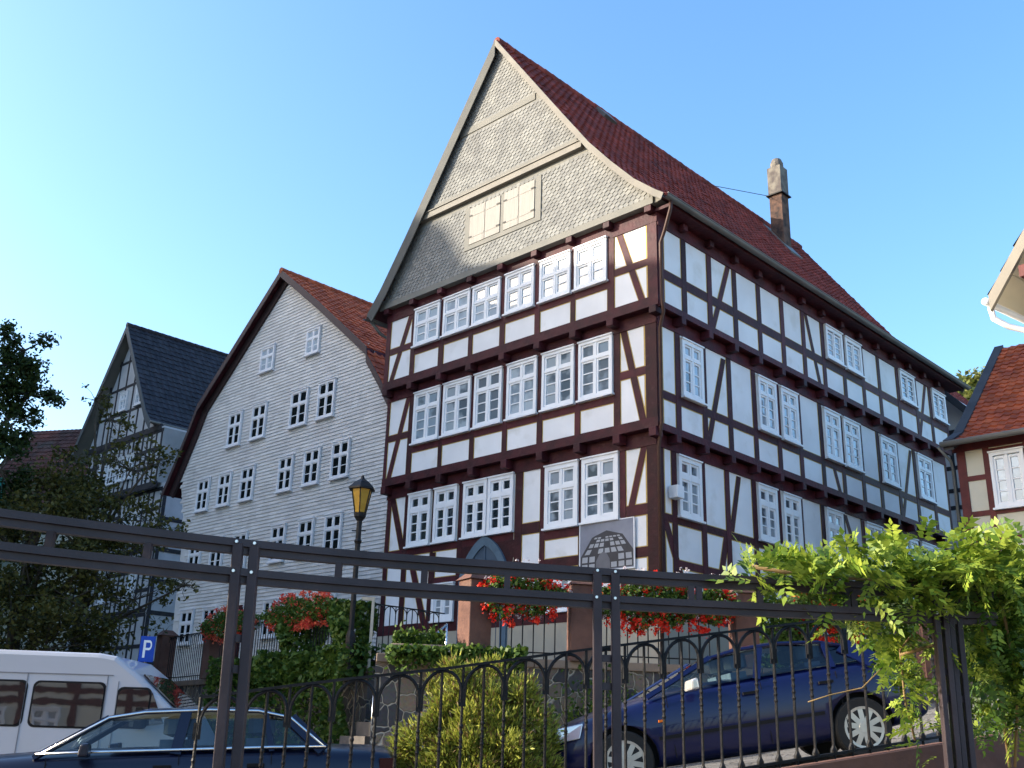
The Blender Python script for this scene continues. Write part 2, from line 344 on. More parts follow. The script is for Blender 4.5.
def window(root, m, a0, a1, z0, z1, lights=(2, 3), top=.32, pane=None, casing=.075, mt=None, trans=.07, sash=.05, sill=True, depth=.075, mull=.06, label=None):
    """casement window: casing, transom, sashes and glazing bars; its panes are a sub-part"""
    mt = mt or M['white']; b = MB(); mid = (z0 + z1) / 2
    c = casing
    fbox(b, m, a0, a0 + c, z0, z1, -.02, depth); fbox(b, m, a1 - c, a1, z0, z1, -.02, depth)
    fbox(b, m, a0 + c, a1 - c, z1 - c, z1, -.02, depth); fbox(b, m, a0 + c, a1 - c, z0, z0 + c, -.02, depth)
    fbox(b, m, a0 - .02, a1 + .02, z1, z1 + .035, -.02, depth + .03)
    if sill: fbox(b, m, a0 - .035, a1 + .035, z0 - .045, z0, -.02, depth + .05)
    A0, A1, Z0, Z1 = a0 + c, a1 - c, z0 + c, z1 - c
    am = (A0 + A1) / 2; zt = Z1 - (Z1 - Z0) * top if top else Z1
    dp = .018
    if mull: fbox(b, m, am - mull / 2, am + mull / 2, Z0, Z1, -.02, depth - .012)
    if top: fbox(b, m, A0, am - mull / 2, zt - trans / 2, zt + trans / 2, -.02, depth - .008); fbox(b, m, am + mull / 2, A1, zt - trans / 2, zt + trans / 2, -.02, depth - .008)
    for (l, r) in ((A0, am - mull / 2), (am + mull / 2, A1)):
        secs = [(Z0, zt - trans / 2, lights[1])] + ([(zt + trans / 2, Z1, 1)] if top else [])
        for (q0, q1, n) in secs:
            s = sash; dd = depth - .03
            fbox(b, m, l, l + s, q0, q1, -.02, dd); fbox(b, m, r - s, r, q0, q1, -.02, dd)
            fbox(b, m, l + s, r - s, q0, q0 + s, -.02, dd); fbox(b, m, l + s, r - s, q1 - s, q1, -.02, dd)
            for i in range(1, n):
                zz = q0 + s + (q1 - q0 - 2 * s) * i / n
                fbox(b, m, l + s, r - s, zz - .014, zz + .014, -.02, dd - .008)
    o = b.build('window', mt, root, label=label)
    p = MB(); fbox(p, m, A0 + .01, A1 - .01, Z0 + .01, Z1 - .01, .0, dp)
    p.build('pane', pane or G['dark'], o)
    return o
def shingles(mb, m, inside, a0, a1, z0, z1, w, h, pointed=False, d=.0, tilt=.018, jit=.006):
    rows = int(math.ceil((z1 - z0) / h))
    for r in range(rows):
        z = z0 + r * h; a = a0 - (r % 2) * w / 2 + random.uniform(-.2, .2) * (w if not pointed else .1)
        while a < a1:
            ww = w * (1 if pointed else random.uniform(.8, 1.2)); ac = a + ww / 2
            if inside(ac, z + h / 2):
                j = random.uniform(-jit, jit); mb.tint = random.random(); g = .004
                t0, t1 = d + tilt + random.uniform(0, .004), d
                if pointed:
                    pts = [(a + g, z + .35 * h + j, t0), (ac, z - .12 * h + j, t0 + .003), (a + ww - g, z + .35 * h + j, t0), (a + ww - g, z + h + .02, t1), (a + g, z + h + .02, t1)]
                else:
                    pts = [(a + g, z + j, t0), (a + ww - g, z + j, t0), (a + ww - g, z + h + .01, t1), (a + g, z + h + .01, t1)]
                mb.poly([m(*p) for p in pts])
                bot = pts[:3] if pointed else pts[:2]
                for i in range(len(bot) - 1):
                    mb.poly([m(*bot[i]), m(bot[i][0], bot[i][1], d), m(bot[i + 1][0], bot[i + 1][1], d), m(*bot[i + 1])])
            a += ww
def resample(prof, step):
    L = [0]
    for i in range(1, len(prof)): L.append(L[-1] + math.dist(prof[i], prof[i - 1]))
    n = max(2, int(round(L[-1] / step))); out = []
    for k in range(n + 1):
        s = L[-1] * k / n
        for i in range(1, len(L)):
            if s <= L[i] + 1e-9:
                t = (s - L[i - 1]) / (L[i] - L[i - 1]); out.append((prof[i - 1][0] + (prof[i][0] - prof[i - 1][0]) * t, prof[i - 1][1] + (prof[i][1] - prof[i - 1][1]) * t)); break
    return out
def tiles(mb, prof, y0, y1, tw=.24, course=.30, amp=.028, lift=.035, wave='pan', axis='y', scallop=0):
    """prof: (x,z) from eave to ridge; courses of tiles as real relief"""
    P = resample(prof, course); nt = int((y1 - y0) / tw); tw = (y1 - y0) / nt
    prof4 = [(0, .0), (.25, 1.0), (.55, .15), (.8, -.25)] if wave == 'pan' else [(0, 0), (.5, 1)]
    for j in range(len(P) - 1):
        (xa, za), (xb, zb) = P[j], P[j + 1]; L = math.dist(P[j], P[j + 1]); tx, tz = (xb - xa) / L, (zb - za) / L
        nx, nz = -tz, tx
        if nz < 0: nx, nz = -nx, -nz
        jy = random.uniform(-.01, .01)
        for i in range(nt):
            mb.tint = random.random(); lj = random.uniform(-.010, .010) + (.02 if random.random() < .01 else 0); dj = random.uniform(-.018, .018)
            seq = [(f, h) for f, h in prof4] + [(1.0, 0)]
            top = []; bot = []; low = []
            for f, h in seq:
                y = y0 + (i + f) * tw + jy; hh = amp * h
                sc = -scallop * math.sin(math.pi * f)
                bx, bz = xa + nx * (lift + hh + lj) - tx * (.02 + dj - sc), za + nz * (lift + hh + lj) - tz * (.02 + dj - sc)
                ux, uz = xb + nx * (.004 + hh * .8), zb + nz * (.004 + hh * .8)
                bot.append((bx, y, bz)); top.append((ux, y, uz)); low.append((bx - nx * .05, y, bz - nz * .05))
            n = len(mb.v); k = len(seq); mb.v += bot + top + low
            for q in range(k - 1):
                mb.face((n + q, n + q + 1, n + k + q + 1, n + k + q)); mb.face((n + 2 * k + q, n + 2 * k + q + 1, n + q + 1, n + q))

# ------------------------------------------------------------------ ground
def street(x):
    pts = [(-60, -2.0), (-30, -1.7), (-12, -1.45), (-5, -1.23), (-3, -1.12), (-1.5, -.92), (0, -.68), (1.25, -.46), (4, .02), (5, .22), (6, .55), (7, .85), (8.5, 1.12), (12, 1.3), (60, 2.5)]
    for i in range(len(pts) - 1):
        if x <= pts[i + 1][0]:
            t = (x - pts[i][0]) / (pts[i + 1][0] - pts[i][0]); t = max(0, t)
            return EYE + pts[i][1] + (pts[i + 1][1] - pts[i][1]) * t
    return EYE + 2.5
xs = sorted(set([-1500, -600, -200, -100, -60, -45, -30, -20] + list(range(-14, 15)) + [18, 24, 30, 45, 60, 100, 200, 600, 1500]))
ys = sorted(set([-1500, -500, -150, -60, -30, -15, -8, -4, 0, 2, 4, 5.5, 6.1, 6.4, 7, 9, 12, 15, 18, 22, 30, 40, 60, 100, 200, 600, 1500]))
g = MB(); W_ = len(xs)
for y in ys:
    for x in xs:
        z = street(x)
        if y < 6.2: z = min(z, z - .62)    # lower pavement on the near side of the fence wall
        if y < 6.2 and abs(x) < 3 and abs(y) < 3: z = 0
        g.v.append((x, y, z - .02))
for j in range(len(ys) - 1):
    for i in range(W_ - 1): g.face((j * W_ + i, j * W_ + i + 1, (j + 1) * W_ + i + 1, (j + 1) * W_ + i))
g.build('ground', M['paving'], kind='structure', fix=False)

# ------------------------------------------------------------------ MAIN HALF-TIMBERED HOUSE
TH = 0.7726; CX, CY = 3.226, 22.125; HB = EYE + 1.3   # root height (terrace level)
def Z(z): return z - 1.3      # raw height above the eye -> house local
J = .22; WL = -9.2; LY = 15.75
house = empty('half_timbered_house', (CX, CY, HB), -TH, 'tall white house with dark red timber framing, shingled gable and dark red roof', 'house')
class ZM:   # mapping with raw heights
    def __init__(s, kind, off): s.m = FM(kind, off)
    def __call__(s, a, z, d): return s.m(a, Z(z), d)
F3, F2, F1 = ZM('F', 2 * J), ZM('F', J), ZM('F', 0); S3, S2, S1 = ZM('S', 2 * J), ZM('S', J), ZM('S', 0)
w = MB()
w.box((WL, -2 * J, Z(9.50)), (2 * J, LY, Z(11.95))); w.box((WL, -J, Z(6.74)), (J, LY, Z(9.30))); w.box((WL, 0, Z(2.66)), (0, LY, Z(6.52)))
w.build('wall', M['plaster'], house)
b = MB(); b.box((WL - .02, -.03, Z(.4)), (.03, LY, Z(2.66))); b.build('plinth', M['base'], house)
# --- front frame
fr = Frame(); T = fr.t
def jetty_F(mu, ml, zs, zt, zj, zp, joists):
    fbox(T, mu, WL - .02, mu(0, 0, 0)[1] * -1 + .03, zs, zt, -.02, .035)       # sill beam
for (mu, ml, o_, zs, zt, zp) in ((F3, F2, 2 * J, 9.46, 9.70, 9.16), (F2, F1, J, 6.70, 6.92, 6.37)):
    fbox(T, mu, WL - .02, o_ + .02, zs, zt, -.02, .035)
    fbox(T, ml, WL - .02, o_ - J + .02, zp, zp + .11, -.02, .035)
    fbox(T, ml, WL, o_ - J, zp + .11, zs, -.02, .03)
fbox(T, F1, WL - .02, .02, 2.66, 2.92, -.02, .035)
fbox(T, F3, WL - .02, 2 * J + .02, 11.55, 11.76, -.02, .03)
fbox(T, F3, WL, 2 * J, 11.76, 11.93, -.02, .02)
T.box((WL + .005, -2 * J + .004, Z(9.466)), (2 * J - .004, LY - .005, Z(9.498))); T.box((WL + .005, -J + .004, Z(6.706)), (J - .004, LY - .005, Z(6.738)))
# joists front
def jbox(*a):
    q = MB(); q.tint = random.random(); fbox(q, *a); q.build('joist_end', M['timber'], house, bevel=.012)
for a in (-9.05, -8.0, -6.8, -5.64, -4.42, -3.21, -2.04, -.9, .33): jbox(F2, a - .1, a + .1, 9.275, 9.455, .032, .30)
for a in (-9.1, -8.05, -6.84, -5.63, -4.44, -3.25, -2.07, -.9, .11): jbox(F1, a - .1, a + .1, 6.485, 6.695, .032, .30)
for a in (-9.1, -7.98, -6.8, -5.62, -4.46, -3.25, -2.08, -.9, .33): jbox(F3, a - .1, a + .1, 11.77, 11.93, .0, .2)
# storey 3 front
for a, wd in ((-9.11, .18), (-8.0, .18), (-6.81, .2), (-5.65, .15), (-4.47, .18), (-3.25, .17), (-2.08, .14), (-.9, .2), (.31, .27)): fr.post(F3, a, 9.68, 11.6, wd, es=-.03 if a > 0 else 0)
fr.rail(F3, -7.9, -1.0, 10.27, 10.46); fr.rail(F3, -9.02, -8.09, 10.5, 10.68); fr.rail(F3, -.8, .2, 10.52, 10.69)
fr.brace(F3, (-8.88, 9.68), (-8.16, 11.55)); fr.brace(F3, (.0, 9.68), (-.64, 11.56), .16)
F3W = [(-7.93, -6.89), (-6.73, -5.69), (-5.59, -4.55), (-4.36, -3.35), (-3.15, -2.14), (-2.0, -1.0)]
for a0, a1 in F3W: window(house, F3, a0, a1, 10.49, 11.6, (2, 2), .40, G['curtain_sky'])
# storey 2 front
for a, wd in ((-9.15, .12), (-8.14, .2), (-6.89, .14), (-5.68, .16), (-4.5, .16), (-3.3, .17), (-2.09, .16), (-.91, .18), (.07, .31)): fr.post(F2, a, 6.9, 9.2, wd, es=-.03 if a > 0 else 0)
fr.rail(F2, -8.05, -1.0, 7.49, 7.66); fr.rail(F2, -9.1, -8.24, 7.97, 8.15); fr.rail(F2, -.82, -.08, 7.98, 8.17)
fr.brace(F2, (-8.97, 6.9), (-8.31, 9.17)); fr.brace(F2, (-.18, 6.9), (-.71, 9.17))
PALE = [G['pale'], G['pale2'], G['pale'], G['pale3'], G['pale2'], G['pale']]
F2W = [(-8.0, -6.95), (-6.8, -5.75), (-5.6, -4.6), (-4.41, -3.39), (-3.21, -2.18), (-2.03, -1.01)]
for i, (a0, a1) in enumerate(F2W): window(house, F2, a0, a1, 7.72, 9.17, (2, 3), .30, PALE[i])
# storey 1 front
for a, z0, z1, wd in ((-9.11, 2.9, 6.4, .17), (-8.33, 2.9, 6.4, .19), (-7.25, 4.7, 6.4, .1), (-7.21, 2.9, 4.7, .22), (-6.19, 2.9, 6.4, .18), (-4.15, 2.9, 6.4, .24), (-3.35, 2.9, 6.4, .15), (-2.17, 2.9, 6.4, .12), (-.93, 2.9, 6.4, .16), (-.11, 2.9, 6.4, .3)):
    fr.post(F1, a, z0, z1, wd, es=-.03 if a > -.2 else 0)
fr.rail(F1, -9.03, -4.3, 4.73, 4.91); fr.rail(F1, -4.1, -3.45, 4.81, 5.07); fr.rail(F1, -3.3, -.85, 4.60, 4.80); fr.rail(F1, -.84, -.25, 4.84, 5.08)
fr.rail(F1, -7.1, -6.2, 3.85, 4.03); fr.rail(F1, -3.3, -.2, 3.92, 4.14); fr.rail(F1, -6.19, -4.05, 4.3, 4.73, edge=False)
fbox(T, F1, -6.12, -4.3, 3.0, 4.9, -.01, .012)   # dark timber infill round the door arch
fr.brace(F1, (-8.45, 4.9), (-8.98, 6.38), .2); fr.brace(F1, (-7.42, 2.9), (-8.12, 4.75), .2); fr.brace(F1, (-.70, 5.07), (-.33, 6.38), .16)
for a0, a1 in ((-8.24, -7.34), (-7.19, -6.32), (-6.08, -5.225), (-5.175, -4.30)): window(house, F1, a0, a1, 4.95, 6.37, (2, 3), .30, G['sky'], trans=.13, casing=.09)
for a0, a1 in ((-3.25, -2.22), (-2.1, -1.03)): window(house, F1, a0, a1, 4.85, 6.35, (2, 3), .34, G['dark'], trans=.1, casing=.11)
window(house, F1, -7.1, -6.29, 2.93, 3.84, (2, 3), 0, G['dark'], casing=.1)
window(house, F1, -3.18, -2.36, 2.93, 3.78, (2, 3), 0, G['dark'], casing=.1)
# --- side frame
for (mu, o_, zs, zt, zp) in ((S3, 2 * J, 9.43, 9.58, 9.12), (S2, J, 6.64, 6.80, 6.34)):
    fbox(T, mu, -o_ + .0, LY, zs, zt, -.02, .037)
    fbox(T, ZM('S', o_ - J), -(o_ - J), LY, zp, zp + .11, -.02, .037)
    fbox(T, ZM('S', o_ - J), -(o_ - J), LY, zp + .11, zs, -.02, .03)
fbox(T, S1, 0, LY, 2.66, 2.92, -.02, .037); fbox(T, S3, -2 * J, LY, 11.46, 11.8, -.02, .037)
for a in [.45 + 1.115 * i for i in range(14)]:
    jbox(S2, a - .09, a + .09, 9.235, 9.425, .032, .30); jbox(S1, a - .09, a + .09, 6.455, 6.635, .032, .30); jbox(S3, a - .09, a + .09, 11.6, 11.76, .037, .2)
for a in (.58, 1.65, 2.79, 3.93, 5.09, 6.20, 7.30, 8.49, 9.66, 10.75, 12.06, 13.35, 14.47, 15.72): fr.post(S3, a, 9.57, 11.48, .19 if a < 15 else .12)
fr.post(S3, -.33, 9.57, 11.48, .2, es=.03)
for a0, a1 in ((-.24, 7.3), (9.66, 12.06), (13.35, 14.47)): fr.rail(S3, a0, a1, 10.18, 10.41)
for a0, a1 in ((7.3, 9.66), (12.06, 13.35), (14.47, 15.75)): fr.rail(S3, a0, a1, 10.18, 10.44)
fr.brace(S3, (1.75, 9.57), (2.53, 11.47), .16); fr.brace(S3, (6.98, 9.57), (6.40, 11.47), .15); fr.brace(S3, (13.3 + .12, 9.57), (14.2, 11.47), .15)
for a0, a1 in ((7.42, 8.40), (8.58, 9.57), (12.17, 13.24), (14.58, 15.64)): window(house, S3, a0, a1, 10.47, 11.44, (2, 4), 0, G['curtain_sky'] if a0 < 10 else G['dark'], casing=.1)
for a in (.55, 1.62, 2.71, 3.85, 4.98, 6.08, 7.26, 8.42, 9.6, 10.75, 11.99, 13.26, 14.56, 15.72): fr.post(S2, a, 6.78, 9.14, .19 if a < 15 else .12)
fr.post(S2, -.13, 6.78, 9.14, .17, es=.03); fr.rail(S2, -.04, 15.75, 7.39, 7.58)
fr.brace(S2, (1.75, 6.8), (2.5, 9.05), .17); fr.brace(S2, (8.13, 6.8), (7.88, 7.4), .15); fr.brace(S2, (12.1, 6.8), (13.05, 9.05), .15)
for i, (a0, a1) in enumerate(((.68, 1.53), (3.98, 4.87), (5.1, 5.97), (7.4, 8.32), (8.52, 9.5), (10.84, 11.9), (13.4, 14.46))): window(house, S2, a0, a1, 7.63, 9.02, (2, 3), .27, G['dark'], casing=.1)
for a in (.63, 1.76, 2.78, 3.98, 5.15, 6.27, 7.44, 8.6, 9.78, 10.97, 12.2, 13.47, 14.7, 15.7): fr.post(S1, a, 2.9, 6.36, .19)
fr.post(S1, .12, 2.9, 6.36, .24, es=.03); fr.rail(S1, .2, 15.75, 4.71, 4.88)
fr.brace(S1, (2.92, 4.9), (3.32, 6.3), .17); fr.brace(S1, (1.1, 2.95), (.25, 4.75), .2); fr.brace(S1, (2.15, 3.0), (2.68, 4.75), .2); fr.brace(S1, (9.45, 4.9), (8.75, 6.3), .16)
fr.rail(S1, .6, 6.3, 3.75, 3.92)
for a0, a1 in ((.74, 1.64), (4.1, 5.0), (5.3, 6.18), (7.57, 8.5), (9.9, 10.88), (12.32, 13.32), (13.6, 14.6)): window(house, S1, a0, a1, 4.9, 6.27, (2, 3), .30, G['dark'], casing=.1, trans=.12)
window(house, S1, 7.6, 8.5, 2.95, 3.9, (2, 2), 0, G['dark']); window(house, S1, 10.0, 10.9, 2.95, 3.9, (2, 2), 0, G['dark'])
T.build('timber_frame', M['timber'], house); fr.e.build('panel_edging', M['ochre'], house)
# --- gable
APX = (-4.77, 18.95)
RP = [(.92, 11.92), (.69, 12.09), (.09, 12.60), (-.61, 13.36), (-1.29, 14.16), (-2.3, 15.55), (-4.77, 18.99)]
LP = [(-9.75, 11.80), (-9.2, 12.45), (-8.2, 13.86), (-4.77, 18.99)]
def prof_z(x):
    P = sorted(RP + LP[:-1])
    for i in range(len(P) - 1):
        if P[i][0] <= x <= P[i + 1][0]:
            t = (x - P[i][0]) / (P[i + 1][0] - P[i][0]); return P[i][1] + (P[i + 1][1] - P[i][1]) * t
    return -9
GO = .60; GM = ZM('F', GO)
gp = [(-9.3, 11.93), (.47, 11.93)] + [(x, z - .12) for x, z in RP[1:]] + [(x, z - .12) for x, z in LP[::-1][1:-1]]
gw = MB(); gw.prism([(x, -GO + .0, Z(z)) for x, z in gp], (0, .25, 0)); gw.build('gable_wall', M['slate_trim'], house)
gw = MB(); gw.prism([(x, LY - .3, Z(z)) for x, z in gp], (0, .3, 0)); gw.build('rear_gable_wall', M['slate_trim'], house)
sh = MB()
def in_gab(a, z):
    if z > prof_z(a) - .14: return False
    if -5.9 < a < -3.03 and 12.74 < z < 14.06: return False
    return True
shingles(sh, GM, lambda a, z: in_gab(a, z) and z < 14.12, -9.4, .6, 12.12, 14.15, .155, .105, True, 0, .012)
shingles(sh, GM, lambda a, z: in_gab(a, z) and 14.62 < z < 16.42, -9.4, .6, 14.6, 16.45, .155, .105, True, .05, .012)
shingles(sh, GM, lambda a, z: in_gab(a, z) and z > 16.66, -9.4, .6, 16.62, 18.9, .155, .105, True, .05, .012)
sh.build('gable_shingles', M['slate'], house, fix=False)
bk = MB(); bk.prism([(x, -GO - .05, Z(z)) for x, z in [(-7.5, 14.5), (-1.72, 14.5), (-4.77, 18.75)]], (0, .06, 0))
fbox(bk, GM, -6.22, -3.3, 16.44, 16.64, .0, .075)
fbox(bk, GM, -7.6, -1.8, 14.46, 14.62, .0, .085)
fbox(bk, GM, -9.38, .49, 11.93, 12.11, .0, .05)
for (a0, a1, z0, z1) in ((-5.88, -5.7, 12.74, 14.06), (-3.25, -3.05, 12.74, 14.06), (-5.7, -3.25, 12.74, 12.87), (-4.5, -4.38, 12.87, 14.0)): fbox(bk, GM, a0, a1, z0, z1, .0, .03)
bk.build('gable_trim', M['slate_trim'], house)
cn = MB(); fbox(cn, GM, -7.80, -1.62, 14.26, 14.44, .0, .13); fbox(cn, GM, -7.76, -1.66, 14.44, 14.47, .0, .16); cn.build('cornice_board', M['verge'], house)
for (a0, a1) in ((-5.68, -5.10), (-5.08, -4.52), (-4.37, -3.84), (-3.82, -3.27)):
    s = MB(); fbox(s, GM, a0, a1, 12.88, 13.99, .01, .045)
    for zz in (13.1, 13.75): fbox(s, GM, a0 + .02, a1 - .02, zz - .03, zz + .03, .045, .052)
    s.build('shutter', M['shutter'], house)
hg = MB()
for a in (-5.64, -4.58, -4.33, -3.32):
    for zz in (13.1, 13.75): fbox(hg, GM, a - .06, a + .06, zz - .018, zz + .018, .052, .062)
hg.build('shutter_hinges', M['iron'], house)
# --- roof
Y0, Y1 = -.80, LY + .75
rf = MB(); RPz = [(x, Z(z)) for x, z in RP]; LPz = [(x, Z(z)) for x, z in LP]
tiles(rf, RPz, Y0, Y1, .235, .29); tiles(rf, LPz, Y0, Y1, .235, .29)
rf.build('roof', M['tile'], house, fix=False)
rd = MB()
for P in (RPz, LPz):
    for i in range(len(P) - 1):
        (xa, za), (xb, zb) = P[i], P[i + 1]
        rd.hexa([(xa, Y0 + .02, za - .07), (xb, Y0 + .02, zb - .07), (xb, Y1 - .02, zb - .07), (xa, Y1 - .02, za - .07), (xa, Y0 + .02, za), (xb, Y0 + .02, zb), (xb, Y1 - .02, zb), (xa, Y1 - .02, za)])
rd.box((.40, -.5, Z(11.78)), (.88, LY + .6, Z(11.86)))
rd.build('roof_deck', M['timber'], house)
rt = MB(); pts = [Vector((APX[0], Y0 + .06 + i * .33, Z(19.0) + random.uniform(-.012, .012))) for i in range(int((Y1 - Y0) / .33) + 1)]
for i in range(len(pts) - 1):
    a_, b_ = pts[i], pts[i + 1]; rt.tint = random.random(); rt.tube([a_ - Vector((0, .03, 0)), b_], [.13, .115], 10)
rt.build('ridge_tiles', M['tile'], house)
for P, sgn in ((RPz, 1), (LPz, -1)):
    for yy, hh in ((Y0 - .03, .12 if sgn > 0 else .33), (Y1, .20)):
        vb = MB()
        n = len(P)
        inner = []
        for i in range(n):
            a_ = P[max(i - 1, 0)]; b_ = P[min(i + 1, n - 1)]; tx, tz = b_[0] - a_[0], b_[1] - a_[1]; l = math.hypot(tx, tz)
            nx, nz = tz / l * (1 if sgn < 0 else -1) , -tx / l * (1 if sgn < 0 else -1)
            inner.append((P[i][0] + nx * hh, P[i][1] + nz * hh))
        if sgn: inner[-1] = (APX[0], P[-1][1] - hh * 1.55)
        for i in range(n - 1):
            o0 = (P[i][0], P[i][1] + .045); o1 = (P[i + 1][0], P[i + 1][1] + .045)
            vb.hexa([(inner[i][0], yy, inner[i][1]), (o0[0], yy, o0[1]), (o0[0], yy + .03, o0[1]), (inner[i][0], yy + .03, inner[i][1]),
                     (inner[i + 1][0], yy, inner[i + 1][1]), (o1[0], yy, o1[1]), (o1[0], yy + .03, o1[1]), (inner[i + 1][0], yy + .03, inner[i + 1][1])])
        vb.build('verge_board', M['verge'] if sgn > 0 else M['left_verge'], house)
gt = MB()   # half-round gutter on both eaves
for gx, gz in ((.98, 11.86), (-9.80, 11.74)):
    n0 = len(gt.v); K = 9
    for yy in (Y0 - .05, Y1 + .05):
        for k in range(K):
            t = math.pi + math.pi * k / (K - 1); gt.v.append((gx + .085 * math.cos(t), yy, Z(gz) + .085 * math.sin(t) + .04))
    for k in range(K - 1): gt.face((n0 + k, n0 + k + 1, n0 + K + k + 1, n0 + K + k))
    gt.tube([(gx + .09, Y0 - .05, Z(gz) + .045), (gx + .09, Y1 + .05, Z(gz) + .045)], .014, 6)
gt.build('gutter', M['zinc'], house, fix=False)
dp = MB(); dp.tube([(.98, -.62, Z(11.82)), (.96, -.62, Z(11.62)), (.72, -.52, Z(11.2)), (.55, -.46, Z(10.95)), (.54, -.44, Z(9.6)), (.52, -.36, Z(9.3)), (.33, -.24, Z(9.0)), (.31, -.22, Z(6.8)), (.12, -.08, Z(6.3)), (.10, -.07, Z(1.3))], .042, 10)
dp.build('downpipe', mat('brown_downpipe', (.075, .035, .025), .5), house, smooth=True)
dq = MB(); dq.tube([(-9.8, -.6, Z(11.72)), (-9.7, -.3, Z(11.4)), (-9.42, .25, Z(11.1)), (-9.40, .3, Z(2.0))], .05, 10); dq.build('downpipe', M['zinc'], house, smooth=True)
# chimney
ch = MB(); ch.box((-4.16, 13.14, Z(16.4)), (-3.66, 13.64, Z(19.75)))
c_ = ch.build('chimney', M['brick'], house)
cb = MB(); cb.box((-4.18, 13.12, Z(19.75)), (-3.64, 13.66, Z(20.85))); cb.build('rendered_shaft', M['render'], c_)
cc = MB(); cc.lathe([(.25, Z(20.85)), (.245, Z(21.05)), (.17, Z(21.24)), (.06, Z(21.29))], (-3.91, 13.39, 0), 12); cc.build('cowl', M['render'], c_)
cf = MB(); cf.prism([(-4.4, 12.98, Z(18.5)), (-3.35, 12.98, Z(17.05)), (-3.35, 13.8, Z(17.05)), (-4.4, 13.8, Z(18.5))], (.03, 0, .05)); cf.build('flashing', M['zinc'], c_)
cl = MB(); cl.tube([(-4.2, 13.1, Z(19.7)), (-4.77, 10.2, Z(19.1))], .012, 5)
for zz in (19.66,): cl.box((-4.25, 13.05, Z(zz)), (-3.57, 13.73, Z(zz) + .04))
cl.build('tie_rod', M['iron'], c_)
sk = MB()
def onslope(y, s, lift):   # s down from ridge
    t = s / 5.99; x = -4.77 + 3.48 * t; z = 18.99 - 4.83 * t; return (x + .81 * lift, y, Z(z) + .58 * lift)
sk.hexa([onslope(3.5, .75, .03), onslope(4.1, .75, .03), onslope(4.1, .2, .03), onslope(3.5, .2, .03), onslope(3.5, .75, .16), onslope(4.1, .75, .12), onslope(4.1, .2, .12), onslope(3.5, .2, .12)])
sk.build('skylight', M['zinc'], house)
# pointed door
dr = MB()
def arch(x0, x1, z0, zs, za, n=10):
    xm = (x0 + x1) / 2; L_ = [(x0, z0), (x0, zs)]
    for i in range(1, n + 1):
        t = i / n; L_.append((x0 + (xm - x0) * (1 - math.cos(t * math.pi / 2)) * .55 + (xm - x0) * t * .45, zs + (za - zs) * (math.sin(t * math.pi / 2) * .6 + t * .4)))
    R_ = [(x0 + x1 - x, z) for x, z in L_[:-1]][::-1]
    return L_ + R_
out = arch(-6.08, -4.40, .9, 3.95, 4.92); inn = arch(-5.86, -4.62, .9, 3.95, 4.68)
for i in range(len(out) - 1):
    P = [F1(*out[i], .0), F1(*inn[i], .0), F1(*inn[i + 1], .0), F1(*out[i + 1], .0), F1(*out[i], .09), F1(*inn[i], .07), F1(*inn[i + 1], .07), F1(*out[i + 1], .09)]
    dr.hexa(P)
d_ = dr.build('door', mat('blue_grey_surround', (.10, .15, .20), .5), house)
dl = MB(); dl.prism([F1(x, z, .015) for x, z in inn], (0, -.012, 0)); fbox(dl, F1, -5.27, -5.21, 1.0, 4.65, .02, .05)
for a in (-5.7, -5.48, -5.0, -4.78): fbox(dl, F1, a - .012, a + .012, 1.0, 3.9 if abs(a + 5.24) > .3 else 4.2, .02, .035)
dl.build('door_leaf', M['door'], d_)
hd = MB(); fbox(hd, F1, -5.4, -5.3, 2.35, 2.5, .03, .09); hd.build('handle', M['iron'], d_)
# wall unit
ac = MB(); fbox(ac, S1, .36, .62, 5.22, 5.50, .03, .28); ac.build('wall_lamp_box', M['white'], house, bevel=.015)
# poster hung on the wall
po = MB(); pm = ZM('F', 0)
pr_ = empty('poster', (CX, CY, HB), -TH, 'large grey-blue photo banner hung on the white house wall beside its corner', 'banner')
po.prism([pm(-2.13, 3.72, .05), pm(-.60, 3.72, .05), pm(-.58, 4.80, .05), pm(-2.13, 4.80, .05)], (0, -.02, 0)); po.build('banner_sheet', mat('banner_sky', (.17, .18, .23), .5, (.26, .27, .32), 1.4), pr_)
pe = MB()
fbox(pe, pm, -2.15, -.58, 3.70, 3.725, .04, .075); fbox(pe, pm, -2.15, -2.125, 3.72, 4.82, .04, .075); fbox(pe, pm, -.605, -.58, 3.72, 4.82, .04, .075); fbox(pe, pm, -2.15, -.58, 4.80, 4.82, .04, .075); pe.build('banner_rim', M['white'], pr_)
pw = MB(); pk = MB(); pt_ = lambda u, v: (-2.10 + u * 1.49, 3.75 + v * 1.04)
def pq(mb, q, d):
    mb.prism([pm(*pt_(u, v), d) for u, v in q], (0, -.002, 0))
pq(pk, [(.0, 0), (1.0, 0), (1.0, .34), (.80, .70), (.72, .73), (.50, .82), (.28, .73), (.22, .70), (0, .30)], .0715)
for r_, (v0, v1, l0, l1, r0, r1) in enumerate(((.02, .13, .01, .01, .99, .99), (.17, .29, .01, .02, .99, .98), (.34, .44, .06, .12, .97, .90), (.48, .56, .14, .18, .88, .84), (.59, .64, .20, .23, .82, .79), (.66, .69, .25, .27, .77, .75))):
    n = 7
    for i in range(n):
        f0, f1 = i / n + .015, (i + 1) / n - .02
        if (r_ < 2 and 2 <= i <= 3) or (r_ + i * 2) % 5 == 4: continue
        q = [(l0 + (r0 - l0) * f0, v0), (l0 + (r0 - l0) * f1, v0), (l1 + (r1 - l1) * f1, v1), (l1 + (r1 - l1) * f0, v1)]; pq(pw, q, .0735)
pk.build('printed_timber', mat('print_dark', (.05, .05, .06), .5), pr_); pw.build('printed_panels', mat('print_light', (.36, .37, .40), .5), pr_)
